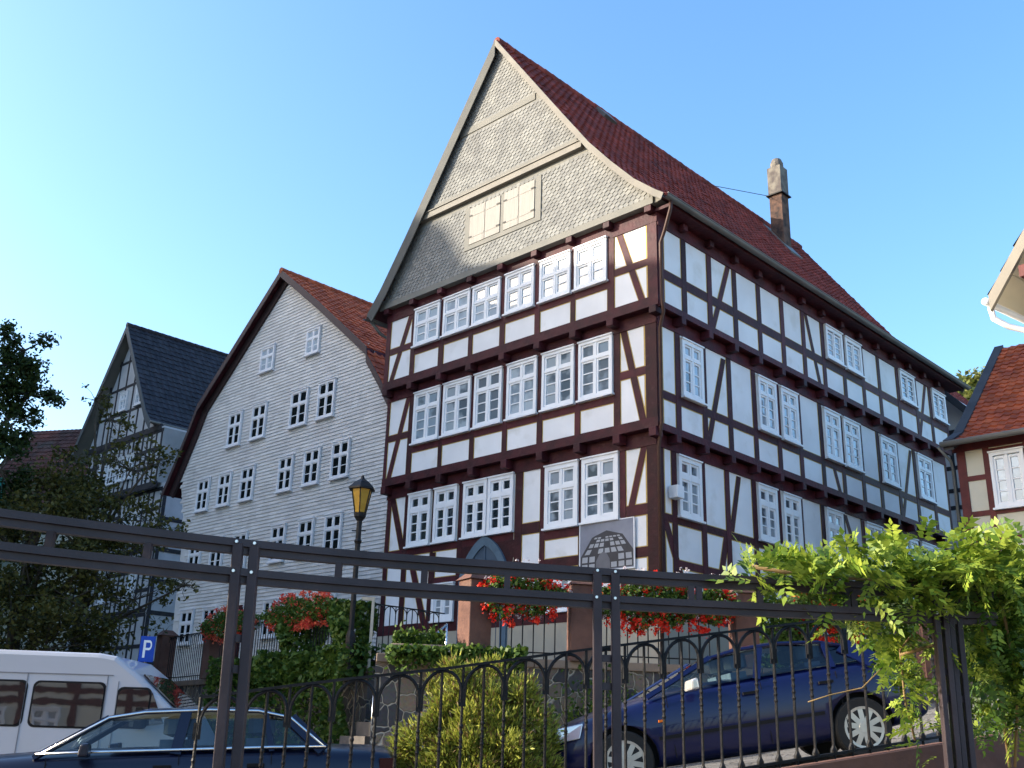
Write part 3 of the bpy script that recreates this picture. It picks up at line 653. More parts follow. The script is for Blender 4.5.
pa = MB(); pq(pa, [(.29, 0), (.30, .18), (.36, .31), (.43, .37), (.50, .33), (.56, .2), (.57, 0)], .0755); pa.build('printed_arch', mat('print_mid', (.14, .14, .16), .5), pr_)

# ------------------------------------------------------------------ shared frame for the neighbouring houses
AX = Vector((math.cos(TH), -math.sin(TH), 0)); AY = Vector((math.sin(TH), math.cos(TH), 0)); CC = Vector((CX, CY, 0))
def wpos(lx, ly, z=0): return CC + AX * lx + AY * ly + Vector((0, 0, z))
def simple_roof(root, RP_, LP_, y0, y1, tm, tw=.28, co=.34, vm=None, vh=.25, gutter=True, deck=None, wave='pan', scallop=0, amp=.028):
    r = MB()
    for P in (RP_, LP_):
        if P: tiles(r, P, y0, y1, tw, co, wave=wave, scallop=scallop, amp=amp)
    ro = r.build('roof', tm, root, fix=False)
    d = MB()
    for P in (RP_, LP_):
        if not P: continue
        for i in range(len(P) - 1):
            (xa, za), (xb, zb) = P[i], P[i + 1]
            d.hexa([(xa, y0 + .02, za - .1), (xb, y0 + .02, zb - .1), (xb, y1 - .02, zb - .1), (xa, y1 - .02, za - .1), (xa, y0 + .02, za), (xb, y0 + .02, zb), (xb, y1 - .02, zb), (xa, y1 - .02, za)])
    d.build('roof_deck', deck or M['timber'], root)
    ap = RP_[-1] if RP_ else LP_[-1]
    rt = MB(); n = max(2, int((y1 - y0) / .4))
    for i in range(n):
        a_, b_ = y0 + (y1 - y0) * i / n, y0 + (y1 - y0) * (i + 1) / n; rt.tint = random.random()
        rt.tube([(ap[0], a_ - .03, ap[1] + .02), (ap[0], b_, ap[1] + .02)], [.14, .12], 8)
    rt.build('ridge_tiles', tm, root)
    for P in (RP_, LP_):
        if not P: continue
        for yy in (y0 - .03, y1):
            v = MB()
            for i in range(len(P) - 1):
                (xa, za), (xb, zb) = P[i], P[i + 1]
                v.hexa([(xa, yy, za - vh), (xa, yy, za + .06), (xa, yy + .03, za + .06), (xa, yy + .03, za - vh), (xb, yy, zb - vh), (xb, yy, zb + .06), (xb, yy + .03, zb + .06), (xb, yy + .03, zb - vh)])
            v.build('verge_board', vm or M['darkverge'], root)
    if gutter:
        gt = MB()
        for P in (RP_, LP_):
            if P: sx = 1 if P is RP_ else -1; gt.tube([(P[0][0] + sx * .07, y0 - .05, P[0][1] - .02), (P[0][0] + sx * .07, y1 + .05, P[0][1] - .02)], .075, 8)
        gt.build('gutter', M['zinc'], root, smooth=True)
    return ro
def interp(P, x):
    P = sorted(P)
    for i in range(len(P) - 1):
        if P[i][0] <= x <= P[i + 1][0]:
            t = (x - P[i][0]) / max(P[i + 1][0] - P[i][0], 1e-6); return P[i][1] + (P[i + 1][1] - P[i][1]) * t
    return -99

# ------------------------------------------------------------------ HOUSE 2: pale shingled gable house
zb2 = EYE + 1.6; h2 = empty('shingled_house', wpos(0, 3, zb2), -TH, 'broad grey-white shingled gable house with rows of small white windows and orange tiled roof', 'house')
def avg(p, q): return ((p[0] + q[0]) / 2, (p[1] + q[1]) / 2)
z2 = lambda z: z - 1.6
R2 = [(-12.55, 10.15), (-12.65, 10.55), (-13.35, 11.6), (-14.15, 12.65), (-14.2, 12.95), (-17.3, 15.5), (-20.2, 17.75)]
L2 = [(-27.5, 9.7), (-27.0, 10.5), (-26.0, 12.2), (-25.6, 12.95), (-25.5, 13.15), (-20.2, 17.75)]
R2 = [(x, z2(z)) for x, z in R2]; L2 = [(x, z2(z)) for x, z in L2]
m2 = FM('F', 0)
wl = MB(); wl.prism([(x, 0.0, z) for x, z in [(-25.6, -1.5), (-12.75, -1.5), (-12.75, R2[0][1] - .1), (-14.2, R2[4][1] - .15), (-20.2, R2[-1][1] - .15), (-25.2, L2[4][1] - .15), (-26.6, L2[0][1] + .1), (-26.0, L2[0][1] - 1.5)]], (0, 12, 0))
wl.build('wall', M['clap'], h2)
sh = MB(); P2 = R2 + L2[:-1]
def in2(a, z):
    if a > -12.78: return False
    lo = -25.6 - (.0 if z < 6 else min(1.2, (z - 6) * .45)) + (0 if z < 8.4 else 0)
    if a < lo: return False
    zz = interp(P2, a); 
    if a > -14.2: zz = interp(R2[:4], a) if False else interp([(x, z_) for x, z_ in R2], a)
    return z < zz - .14 if a > -25.2 else (z < interp(L2, a) - .12 or z < 8.0)
shingles(sh, m2, in2, -27.2, -12.7, -1.5, 16.2, .42, .135, False, .0, .026, .003)
sh.build('wall_shingles', M['clap'], h2, fix=False)
def mean3(a, z): return a, z - 1.6
rows2 = [  # (x0,x1) at plane, z0,z1 raw
    ([(-21.45, -20.5), (-18.35, -17.5)], 13.72, 14.76, .0),
    ([(-23.3, -22.35), (-21.6, -20.62), (-18.98, -17.9), (-17.25, -16.25)], 10.98, 12.38, 0),
    ([(-25.12, -24.22), (-23.52, -22.62), (-21.9, -20.98), (-19.35, -18.45), (-17.75, -16.8), (-16.1, -15.1)], 8.58, 9.9, 0),
    ([(-25.15, -24.25), (-23.52, -22.62), (-21.9, -20.98), (-19.4, -18.5), (-17.7, -16.8), (-16.15, -15.2)], 6.0, 7.32, 0),
    ([(-25.15, -24.2), (-23.5, -22.6), (-19.4, -18.55), (-17.75, -16.9), (-16.05, -15.2)], 3.35, 4.65, 0)]
for xs_, za, zc, _ in rows2:
    for a0, a1 in xs_: window(h2, FM('F', .045), a0, a1, z2(za), z2(zc), (2, 2), .36, G['black'] if za < 13 else G['curtain_sky'], casing=.085, sash=.03, trans=.10, mull=.09, depth=.06)
for P_, w0, mt_, nm_ in ((L2, .62, mat('brown_rake', (.05, .03, .03), .6), 'rake_board'), (R2, .34, M['slate_trim'], 'rake_board')):
    q = MB()
    for i in range(len(P_) - 1):
        (xa, za), (xb, zb) = P_[i], P_[i + 1]
        L_ = math.hypot(xb - xa, zb - za); nx, nz = (zb - za) / L_, -(xb - xa) / L_
        if nz > 0: nx, nz = -nx, -nz
        q.hexa([(xa, -.10, za), (xa + nx * w0 * .7, -.10, za + nz * w0 * .7), (xa + nx * w0 * .7, -.0, za + nz * w0 * .7), (xa, -.0, za), (xb, -.10, zb), (xb + nx * w0 * .7, -.10, zb + nz * w0 * .7), (xb + nx * w0 * .7, -.0, zb + nz * w0 * .7), (xb, -.0, zb)])
    q.build(nm_, mt_, h2)
d2 = MB(); fbox(d2, m2, -21.95, -20.8, -1, z2(4.6), -.02, .09); d2.build('door', M['timber'], h2)
lf = MB(); 
cb = MB(); cb.box((-12.78, -.06, -1.5), (-12.35, .5, R2[0][1] - .05)); cb.build('corner_board', M['slate_trim'], h2)
simple_roof(h2, R2, L2, -.35, 12.3, mat('warm_orange_tile', (.44, .115, .045), .75, (.30, .075, .035), 2.0, bump=.3, bscale=30, tint=.25), .30, .34, mat('brown_verge', (.07, .045, .045), .6), .26)

# ------------------------------------------------------------------ HOUSE 3: black timber frame, anthracite roof
zb3 = EYE + 2.0; h3 = empty('narrow_gable_house', wpos(0, 6, zb3), -TH, 'narrow white house with thin black timbers and steep anthracite roof behind bare branches', 'house')
z3 = lambda z: z - 2.0
A3 = (-39.3, z3(21.3)); R3 = [(-34.9, z3(14.9)), (-35.6, z3(15.6)), A3]; L3 = [(-43.9, z3(14.4)), (-43.0, z3(15.8)), A3]
m3 = FM('F', 0); m3b = FM('F', .25)
wl = MB(); wl.prism([(x, -.25, z) for x, z in [(-42.8, z3(14.7)), (-35.4, z3(14.7)), (-39.3, z3(21.0))]], (0, 9, 0)); wl.box((-42.5, -.25, z3(11.8)), (-34.35, 9, z3(14.7))); wl.box((-42.3, 0, -2), (-34.0, 9, z3(11.8)))
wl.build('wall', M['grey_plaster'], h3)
fr = Frame()
for z0, z1, mm, xs_ in ((11.8, 14.5, m3b, (-42.3, -41.4, -40.4, -39.4, -38.4, -37.4, -36.4, -35.5, -34.45)), (8.6, 11.5, m3, (-42.2, -41.4, -40.4, -39.4, -38.4, -37.4, -36.4, -35.4, -34.1)), (5.6, 8.5, m3, (-42.2, -41.3, -40.3, -39.3, -38.3, -37.3, -36.3, -35.3, -34.1)), (1, 5.4, m3, (-42.2, -40.5, -38.8, -37, -35.4, -34.1))):
    for a in xs_: fbeam(fr.t, mm, (a, z3(z0)), (a, z3(z1)), .14, -.02, .03)
    for a in xs_[:-1]: fbeam(fr.t, mm, (a + .5, z3(z0)), (a + .5, z3(z1)), .12, -.02, .026)
    for zz in (z0, (z0 * 2 + z1) / 3, (z0 + 2 * z1) / 3, z1): fbox(fr.t, mm, -42.4, -34.1 if mm is m3 else -34.35, z3(zz) - .09, z3(zz) + .09, -.02, .024)
for a in (-42.0, -41.2, -40.3, -39.35, -38.4, -37.5, -36.6):
    zt = interp(R3 + L3, a) - .3
    if zt > z3(14.8): fbeam(fr.t, m3b, (a, z3(14.6)), (a, zt), .12, -.02, .03)
for zz, h_ in ((16.3, 0), (17.8, 0), (19.3, 0)):
    t = (zz - 14.9) / 6.4; fbox(fr.t, m3b, -43.0 + t * 3.7, -35.6 - t * 3.7, z3(zz) - .07, z3(zz) + .07, -.02, .024)
fbox(fr.t, m3b, -42.7, -34.6, z3(14.55), z3(14.85), -.02, .05); fbox(fr.t, m3b, -42.4, -34.3, z3(11.55), z3(11.85), -.02, .05)
fr.t.build('timber_frame', M['timber_dark'], h3)
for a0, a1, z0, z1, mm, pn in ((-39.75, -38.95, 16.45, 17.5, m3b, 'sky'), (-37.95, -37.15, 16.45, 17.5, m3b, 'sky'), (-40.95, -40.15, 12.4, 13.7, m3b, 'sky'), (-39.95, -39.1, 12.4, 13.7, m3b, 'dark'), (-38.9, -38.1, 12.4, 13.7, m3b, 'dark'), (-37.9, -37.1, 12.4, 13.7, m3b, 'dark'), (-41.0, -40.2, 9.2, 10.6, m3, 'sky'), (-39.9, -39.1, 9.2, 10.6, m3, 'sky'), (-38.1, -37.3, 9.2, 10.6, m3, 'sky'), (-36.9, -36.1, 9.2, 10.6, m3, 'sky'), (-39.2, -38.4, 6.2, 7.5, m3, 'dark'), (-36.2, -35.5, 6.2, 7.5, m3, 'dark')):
    window(h3, mm, a0, a1, z3(z0), z3(z1), (2, 2), .35, G['curtain_sky' if pn == 'sky' else pn], casing=.1)  # bright sky reflection here is put into the light pane colour
ms = FM('S', -34.35)
s3 = MB(); fbox(s3, ms, -.25, 9, z3(11.8), z3(14.6), .0, .04); s3.build('side_cladding', mat('side_cladding_grey', (.30, .30, .29), .85, (.24, .24, .235), 1.5, bump=.3), h3)
sb = MB()
for a in (.1, 1.6, 3.1, 4.6, 6.1, 7.6): fbeam(sb, FM('S', -34.0), (a, 0), (a, z3(11.5)), .18, -.02, .03)
for zz in (3.2, 5.5, 7.0, 8.5, 10.0, 11.5): fbox(sb, FM('S', -34.0), 0, 9, z3(zz) - .1, z3(zz) + .1, -.02, .024)
sb.build('side_timber_frame', M['timber_dark'], h3)
simple_roof(h3, R3, L3, -.75, 9.2, M['tile_dk'], .33, .38, mat('slate_verge', (.07, .085, .095), .6), .45, deck=M['slate_trim'])

# ------------------------------------------------------------------ HOUSE 4: red roof behind the trees on the far left
h4 = empty('red_roofed_house', (-27, 58, EYE + 2), -.25, 'old house with patched brick-red roof half hidden behind the dark trees at far left', 'house')
w4 = MB(); w4.box((-3.5, 0, -3), (3.5, 7, 10.2)); w4.build('wall', M['cream'], h4)
fr = Frame()
for a in (-3.3, -2, -.7, .6, 1.9, 3.3): fbeam(fr.t, FM('F', 0), (a, 7.0), (a, 10.1), .2, -.02, .03)
for zz in (7.0, 8.5, 10.0): fbox(fr.t, FM('F', 0), -3.5, 3.5, zz - .1, zz + .1, -.02, .025)
fr.t.build('timber_frame', M['timber_dark'], h4)
r4 = MB()
def tiles_x(mb, x0, x1, prof, tw=.3, co=.36):   # eave towards the viewer: profile in (y,z)
    n0 = len(mb.v); tiles(mb, prof, x0, x1, tw, co)
    for i in range(n0, len(mb.v)): x, y, z = mb.v[i]; mb.v[i] = (y, x, z)
tiles_x(r4, -3.9, 3.9, [(-.6, 10.0), (3.5, 15.6)]); tiles_x(r4, -3.9, 3.9, [(7.6, 10.0), (3.5, 15.6)])
r4.build('roof', mat('patched_brown_tile', (.15, .05, .035), .8, (.08, .035, .03), .8, tint=.3, dirt=((.07, .06, .05), .6, .5, .8)), h4, fix=False)
g4 = MB(); g4.prism([(-3.5, 0, 10.2), (-3.5, 7, 10.2), (-3.5, 3.5, 15.4)], (7, 0, 0)); g4.build('attic_wall', M['brick'], h4)
sc = empty('scaffolding', (-31.6, 58, EYE + 2), -.25, 'scaffold hung with green netting beside the red-roofed old house', 'scaffold')
s_ = MB()
for x in (-1.2, .6, 2.0):
    for y in (-1.4, -.2): s_.tube([(x, y, -3), (x, y, 14)], .05, 6)
for zz in (0, 2, 4, 6, 8, 10, 12, 14):
    s_.tube([(-1.4, -1.4, zz), (2.2, -1.4, zz)], .04, 6); s_.box((-1.3, -1.4, zz - .06), (2.1, -.2, zz))
s_.build('tubes', M['zinc'], sc)
s_ = MB(); s_.box((-1.25, -1.5, 4), (4.8, -1.47, 11.0)); s_.build('netting', M['net'], sc)

# ------------------------------------------------------------------ HOUSE 5: small red-timbered house at the right
lo5 = (4.03, 6.6); zb5 = EYE + 1.1; h5 = empty('red_timbered_cottage', wpos(lo5[0], lo5[1], zb5), -TH, 'small cream house with red timbers and orange scalloped roof tiles at the right edge', 'house')
z5 = lambda z: z - 1.1; m5 = FM('F', 0)
w5 = MB(); w5.box((-.02, 0, -1), (7, 8, z5(7.1))); w5.build('wall', M['cream'], h5)
T5 = MB()
for a, w_ in ((.08, .2), (.66, .14), (1.58, .16), (2.6, .16), (3.8, .16), (5.2, .16), (6.9, .2)): fbeam(T5, m5, (a, 0), (a, z5(6.95)), w_, -.02, .03)
for zz in (.6, 1.8, 3.0, 4.8, 5.4, 6.25 + .0): fbox(T5, m5, 0, .62 if zz == 6.25 else 7, z5(zz) - .06, z5(zz) + .06, -.02, .024)
fbox(T5, m5, .6, 7, z5(6.82), z5(6.9), -.02, .024); fbox(T5, m5, -.1, 7, z5(6.93), z5(7.12), -.02, .05)
T5.build('timber_frame', M['timber_red'], h5)
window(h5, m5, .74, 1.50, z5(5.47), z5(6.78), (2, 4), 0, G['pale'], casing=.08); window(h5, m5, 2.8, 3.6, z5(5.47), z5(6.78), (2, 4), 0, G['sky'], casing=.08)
r5 = MB(); P5 = [(-.45, z5(7.06)), (.25, z5(7.40)), (1.0, z5(8.05)), (2.5, z5(9.4)), (4.05, z5(10.8))]
tiles_x(r5, .05, 7.4, P5, .2, .24); tiles_x(r5, .05, 7.4, [(8.5, z5(7.06)), (4.05, z5(10.8))], .2, .3); r5.build('roof', M['tile_or'], h5, fix=False)
dk = MB()
for i in range(4):
    (ya, za), (yb, zb) = P5[i], P5[i + 1]; dk.hexa([(-.1, ya, za - .08), (7.3, ya, za - .08), (7.3, yb, zb - .08), (-.1, yb, zb - .08), (-.1, ya, za), (7.3, ya, za), (7.3, yb, zb), (-.1, yb, zb)])
dk.prism([(.1, 4.05, z5(10.7)), (.1, 8.2, z5(7.1)), (.1, 0.1, z5(7.1)), (.1, .9, z5(7.85))], (6.8, 0, 0))
dk.build('roof_deck', M['timber_red'], h5)
v5 = MB()
for i in range(4):
    (ya, za), (yb, zb) = P5[i], P5[i + 1]
    v5.hexa([(-.14, ya, za - .16), (.10, ya, za - .16), (.10, yb, zb - .16), (-.14, yb, zb - .16), (-.14, ya, za + .10), (.10, ya, za + .10), (.10, yb, zb + .10), (-.14, yb, zb + .10)])
v5.build('verge_board', M['darkverge'], h5)
g5 = MB(); g5.tube([(-.18, -.52, z5(7.04)), (7.4, -.52, z5(7.04))], .07, 10); g5.tube([(-.25, -.5, z5(7.0)), (-.1, -.2, z5(6.7)), (-.12, -.06, z5(6.5)), (-.12, -.06, -.5)], .035, 8); g5.build('gutter', M['zinc'], h5, smooth=True)

# ------------------------------------------------------------------ HOUSE 6: half-timbered back house in the gap
h6 = empty('back_alley_house', wpos(0, 18, EYE + 2), -TH, 'dim half-timbered house with dark red roof seen in the gap behind the tall house', 'house')
w6 = MB(); w6.box((-6, 0, -3), (1.2, 6, 9.0)); w6.build('wall', M['plaster_side'], h6)
T6 = MB(); m6 = FM('F', 0)
for a in (-1, -.35, .25, .75, 1.15): fbeam(T6, m6, (a, -1), (a, 8.9), .12, -.02, .03)
for zz in (5.4, 6.2, 6.8, 7.6, 8.4, 8.9): fbox(T6, m6, -3, 1.2, zz - .07, zz + .07, -.02, .024)
T6.build('timber_frame', M['timber_dark'], h6)
r6 = MB(); tiles(r6, [(1.7, 8.1), (-3, 13.3)], -.5, 6, .25, .3); tiles(r6, [(-7.7, 8.1), (-3, 13.3)], -.5, 6, .25, .3); r6.build('roof', M['tile'], h6, fix=False)
w6b = MB(); w6b.prism([(-6, 0, 9), (1.1, 0, 9), (-3, 0, 13)], (0, 6, 0)); w6b.build('attic_wall', M['plaster_side'], h6)
v6 = MB(); v6.hexa([(1.75, -.55, 7.85), (1.75, -.5, 7.85), (1.75, -.5, 8.2), (1.75, -.55, 8.2), (-3, -.55, 13.1), (-3, -.5, 13.1), (-3, -.5, 13.45), (-3, -.55, 13.45)]); v6.build('verge_board', M['darkverge'], h6)

# ------------------------------------------------------------------ HOUSE 7: eave corner reaching in at the top right
E7 = at(990, 299, 11.2); h7 = empty('overhanging_house', (E7.x, E7.y, EYE + .6), math.radians(-54), 'near house whose pale boarded eave with white gutter pokes in at the top right', 'house')
e7 = E7.z - (EYE + .6)    # local: x to the near right along the gable, y away along the eave
r7 = MB(); P7 = [(0, e7 + .05), (3.2, e7 + 4.1)]; P7b = [(6.4, e7 + .05), (3.2, e7 + 4.1)]
tiles(r7, P7, 0, 8, .26, .32); tiles(r7, P7b, 0, 8, .26, .32); r7.build('roof', M['tile_dk'], h7, fix=False)
s7 = MB()
for P in (P7, P7b):
    (xa, za), (xb, zb) = P; s7.hexa([(xa, .02, za - .06), (xb, .02, zb - .06), (xb, 8, zb - .06), (xa, 8, za - .06), (xa, .02, za), (xb, .02, zb), (xb, 8, zb), (xa, 8, za)])
for i in range(14):
    x = .08 + i * .16; s7.hexa([(x, .03, e7 - .03 + x * 1.27), (x + .15, .03, e7 - .03 + (x + .15) * 1.27), (x + .15, 8, e7 - .03 + (x + .15) * 1.27), (x, 8, e7 - .03 + x * 1.27), (x, .03, e7 + .02 + x * 1.27), (x + .15, .03, e7 + .02 + (x + .15) * 1.27), (x + .15, 8, e7 + .02 + (x + .15) * 1.27), (x, 8, e7 + .02 + x * 1.27)])
s7.build('soffit_boards', M['cream'], h7)
v7 = MB(); v7.hexa([(0, -.03, e7 - .16), (0, -.03, e7 + .04), (0, .02, e7 + .04), (0, .02, e7 - .16), (3.2, -.03, e7 + 3.9), (3.2, -.03, e7 + 4.1), (3.2, .02, e7 + 4.1), (3.2, .02, e7 + 3.9)]); v7.build('verge_board', M['verge'], h7)
w7 = MB(); w7.box((.75, .75, -1.5), (5.7, 8, e7 + .55)); w7.prism([(.75, .76, e7 + .5), (5.7, .76, e7 + .5), (3.2, .76, e7 + 3.9)], (0, 7, 0)); w7.build('wall', M['cream'], h7)
t7 = MB(); t7.bar((.55, .15, e7 + .42), (3.2, .15, e7 + 3.75), .12, .16); t7.bar((.45, .0, e7 + .22), (.45, 8, e7 + .22), .14, .14); t7.build('rafters', M['timber_red'], h7)
g7 = MB(); g7.tube([(-.05, -.03, e7 - .02), (-.05, 8, e7 - .02)], .045, 10); g7.tube([(-.07, .12, e7 - .05), (-.05, .12, e7 - .2), (.05, .25, e7 - .30), (.55, .68, e7 - .52), (.66, .70, e7 - .7), (.66, .70, -1)], .036, 10); g7.build('gutter', M['white'], h7, smooth=True)

# ------------------------------------------------------------------ unseen town house and hill, added left of the picture for their shade
def shade_house(name, x0, x1, y0, y1, eave, ridge, label, tm, wm, gx=None):
    r = empty(name, ((x0 + x1) / 2, y0, EYE - 1.5), 0, label, 'house'); X = (x1 - x0) / 2; Ly = y1 - y0; e = eave + 1.5; g_ = ridge + 1.5
    w = MB(); w.box((-X, 0, 0), (X, Ly, e)); w.prism([(-X, 0, e), (X, 0, e), (0, 0, g_ - .2)], (0, Ly, 0)); w.build('wall', wm, r)
    simple_roof(r, [(X + .5, e - .3), (0, g_)], [(-X - .5, e - .3), (0, g_)], -.4, Ly + .4, tm, .4, .45)
    ms = FM('S', X); tf = MB(); n = int(Ly / 2)
    for k in range(int(e / 3)):
        for i in range(n):
            yy = 1 + i * Ly / n; window(r, ms, yy - .5, yy + .5, 1 + 3 * k, 2.5 + 3 * k, (2, 2), .3, G['dark'])
        fbox(tf, ms, 0, Ly, 3 * k + 2.75, 3 * k + 3.0, -.02, .03)
    for i in range(n + 1): fbeam(tf, ms, (.1 + i * (Ly - .2) / n, 0), (.1 + i * (Ly - .2) / n, e), .2, -.02, .025)
    tf.build('timber_frame', M['timber'], r)
shade_house('shade_town_house', -27, -17.5, 18.3, 27.3, 13.5, 20.2, 'unseen tall plastered town house added beyond the white van to shade the square', M['tile'], M['cream'])
hl = MB(); hy = [22, 23.6, 24.6, 25.6, 26.8, 28.5, 34, 50, 64, 80, 110]; hz = [2, 18, 31.5, 32.8, 34.2, 35, 36, 37, 36, 30, 10]; hx = [(-36, .0), (-39, .42), (-43, .9), (-47, 1.0), (-60, 1.0), (-90, .8), (-140, .1)]  # unseen hill added here, crest profile shaped for its shadow
for y, z in zip(hy, hz):
    for x, k in hx: hl.v.append((x - max(0, (y - 50) * .5), y, EYE - 2 + z * k + (random.uniform(-.6, .6) if k > .2 else 0)))
for j in range(len(hy) - 1):
    for i in range(len(hx) - 1): hl.face((j * 7 + i, j * 7 + i + 1, (j + 1) * 7 + i + 1, (j + 1) * 7 + i))
hl.build('hill', mat('shade_hill_slope', (.035, .05, .015), .95, (.06, .06, .025), .35, bump=1, bscale=.8), kind='structure', fix=False)

# half-timbered house across the street, behind the viewer on the left
op = empty('opposite_house', (-20, -7, 0), math.pi, 'cream timber-framed house across the street behind the viewer', 'house')
w = MB(); w.box((-9, 0, 0), (9, 8, 8.5)); w.build('wall', M['cream'], op)
tf = MB(); mo = FM('F', 0)
for k in range(10): fbeam(tf, mo, (-8.9 + k * 1.98, 0), (-8.9 + k * 1.98, 8.5), .24, -.02, .03)
for zz in (.3, 2.7, 3.1, 4.2, 5.6, 6.0, 7.0, 8.4): fbox(tf, mo, -9, 9, zz - .11, zz + .11, -.02, .024)
for k in range(0, 9, 2): fbeam(tf, mo, (-8.8 + k * 1.98, 3.1), (-7.1 + k * 1.98, 5.6), .2, -.02, .02)
tf.build('timber_frame', M['timber'], op)
for k in (1, 3, 4, 6, 8):
    for zz in (1.2, 4.3): window(op, mo, -8.9 + k * 1.98 - 1.5, -8.9 + k * 1.98 - .5, zz, zz + 1.25, (2, 2), .3, G['dark'])
r_ = MB(); tiles_x(r_, -9.3, 9.3, [(-.5, 8.2), (4, 14)], .4, .45); tiles_x(r_, -9.3, 9.3, [(8.5, 8.2), (4, 14)], .4, .45); r_.build('roof', M['tile_or'], op, fix=False)

# ------------------------------------------------------------------ retaining wall, posts, terrace railings
P0 = Vector((-10.2, 29.9, 0)); P1 = Vector((-2.45, 19.6, 0)); Q0 = Vector((-1.98, 16.62, 0)); Q1 = Vector((4.15, 17.35, 0)); Q2 = Vector((8.2, 18.9, 0))
TZ = EYE + 1.3
def wallseg(name, a, b, label, th=.45, zt=TZ):
    d = (b - a); n = d.normalized(); s = Vector((n.y, -n.x, 0))
    if s.y > 0: s = -s
    r = empty(name, (a.x, a.y, 0), 0, label, 'wall'); o = Vector((a.x, a.y, 0))
    w = MB(); L_ = d.length; K = int(L_ / .5)
    P = [a - o, b - o, b - o - s * th, a - o - s * th]
    w.hexa([tuple(p + Vector((0, 0, -.8 + .3))) for p in P] + [tuple(p + Vector((0, 0, zt - .13))) for p in P]); w.build('stonework', M['stone'], r)
    c = MB(); k = max(1, int(L_ / 1.1))
    for i in range(k):
        p = a - o + n * (L_ * i / k + .006); q = a - o + n * (L_ * (i + 1) / k - .006); e = s * .05; f = -s * (th + .05)
        c.hexa([tuple(v + Vector((0, 0, zt - .13))) for v in (p + e, q + e, q + f, p + f)] + [tuple(v + Vector((0, 0, zt))) for v in (p + e, q + e, q + f, p + f)])
    c.build('coping', M['coping'], r, bevel=.015)
wallseg('retaining_wall', P0, P1, 'rubble stone retaining wall left of the steps, mostly under ivy')
wallseg('retaining_wall', Q0, Q1, 'rubble stone retaining wall with pale mortar behind the blue car bonnet')
wallseg('retaining_wall', Q1, Q2, 'rubble stone wall stretch behind the blue car roof, right of the sandstone pillar')
# terrace ground: from the wall tops back to the houses
tg = MB(); tz = TZ - .02
tg.poly([(P0.x - .2, P0.y, tz), (P1.x, P1.y + .4, tz), (P1.x + .6, P1.y + .8, tz), (Q0.x, Q0.y + .4, tz), (Q1.x, Q1.y + .4, tz), (Q2.x, Q2.y + .3, tz), (12.5, 20, tz), (30, 40, tz), (0, 75, tz), (-60, 75, tz), (-30, 48, tz)][::-1])
tg.build('terrace', M['paving'], kind='structure', fix=False)
def pillar(x, y, label, h=1.18, w_=.40, rot=0):
    r = empty('sandstone_pillar', (x, y, TZ), rot, label, 'pillar', 'red sandstone pillars of the terrace railing')
    b = MB(); b.box((-w_ / 2, -w_ / 2, -.02), (w_ / 2, w_ / 2, h)); b.build('shaft', M['sandstone'], r, bevel=.02)
    c = MB(); c.hexa([(-w_ / 2 - .04, -w_ / 2 - .04, h), (w_ / 2 + .04, -w_ / 2 - .04, h), (w_ / 2 + .04, w_ / 2 + .04, h), (-w_ / 2 - .04, w_ / 2 + .04, h), (-.1, -.1, h + .14), (.1, -.1, h + .14), (.1, .1, h + .14), (-.1, .1, h + .14)]); c.build('cap', M['sandstone'], r)
pa0 = onz(474, 655, TZ); PL = {}
PL['a'] = Vector((onz(473, 656.5, TZ).x, 16.78, 0)); PL['b'] = Vector((1.22, 17.05, 0)); PL['c'] = Vector((3.92, 17.45, 0)); PL['d'] = Vector((7.4, 18.7, 0))
pillar(PL['a'].x, PL['a'].y, 'sandstone pillar left of the fullest white and red flower box, beside the steps', rot=.55)
pillar(PL['b'].x, PL['b'].y, 'sandstone pillar between the two red flower boxes in the middle', rot=.1)
pillar(PL['c'].x, PL['c'].y, 'sandstone pillar right of the long red flower box, above the blue car roof', rot=.1)
pillar(PL['d'].x, PL['d'].y, 'sandstone pillar behind the yellow-green vine at the right', rot=.3)
dL = (P1 - P0).normalized(); angL = math.atan2(dL.y, dL.x)
def alongL(px):   # point of the left wall line seen at picture column px
    r = ray(px, 660); best = min((abs((P0 + dL * t).x / (P0 + dL * t).y - r.x / r.y), t) for t in [i * .02 for i in range(0, 660)]); return P0 + dL * best[1]
lp = {k: alongL(k) for k in (164, 213, 298, 358)}
pillar(lp[164].x, lp[164].y, 'dark sandstone pillar at the far left end of the terrace railing', rot=angL)
pillar(lp[213].x, lp[213].y, 'sandstone pillar seen just left of the double steel post', rot=angL)
def railing(a, b, label, h=1.12, sp=.13, zt=TZ, arches=True):
    r = empty('terrace_railing', (a.x, a.y, zt), 0, label, 'railing', 'black iron terrace railings')
    d = b - a; d.z = 0; L_ = d.length; n = d.normalized(); dz = 0
    t = MB(); t.bar((0, 0, h), tuple(n * L_ + Vector((0, 0, h))), .035, .02); t.build('top_rail', M['iron'], r)
    t = MB(); t.bar((0, 0, .10), tuple(n * L_ + Vector((0, 0, .10))), .035, .02); t.build('bottom_rail', M['iron'], r)
    k = min(96, int(L_ / sp)); first = None
    for i in range(1, k):
        p = n * (L_ * i / k)
        if first is None:
            q = MB(); q.tube([(0, 0, .0), (0, 0, h)], .0105, 5); first = q.build('bar', M['iron'], r); first.location = p
        else:
            c = first.copy(); COL.objects.link(c); c.parent = r; c.location = p
    if arches:
        t = MB()
        for i in range(0, k - 1, 2):
            c0 = n * (L_ * (i + 1) / k); rad = L_ / k
            t.tube([tuple(c0 + n * (rad * math.cos(th_)) + Vector((0, 0, h - rad + rad * math.sin(th_) - .01))) for th_ in [math.pi * j / 8 for j in range(9)]], .009, 5)
        t.build('arch_row', M['iron'], r)
def mid(a, b, s=.25):
    d = (b - a).normalized(); return a + d * s, b - d * s
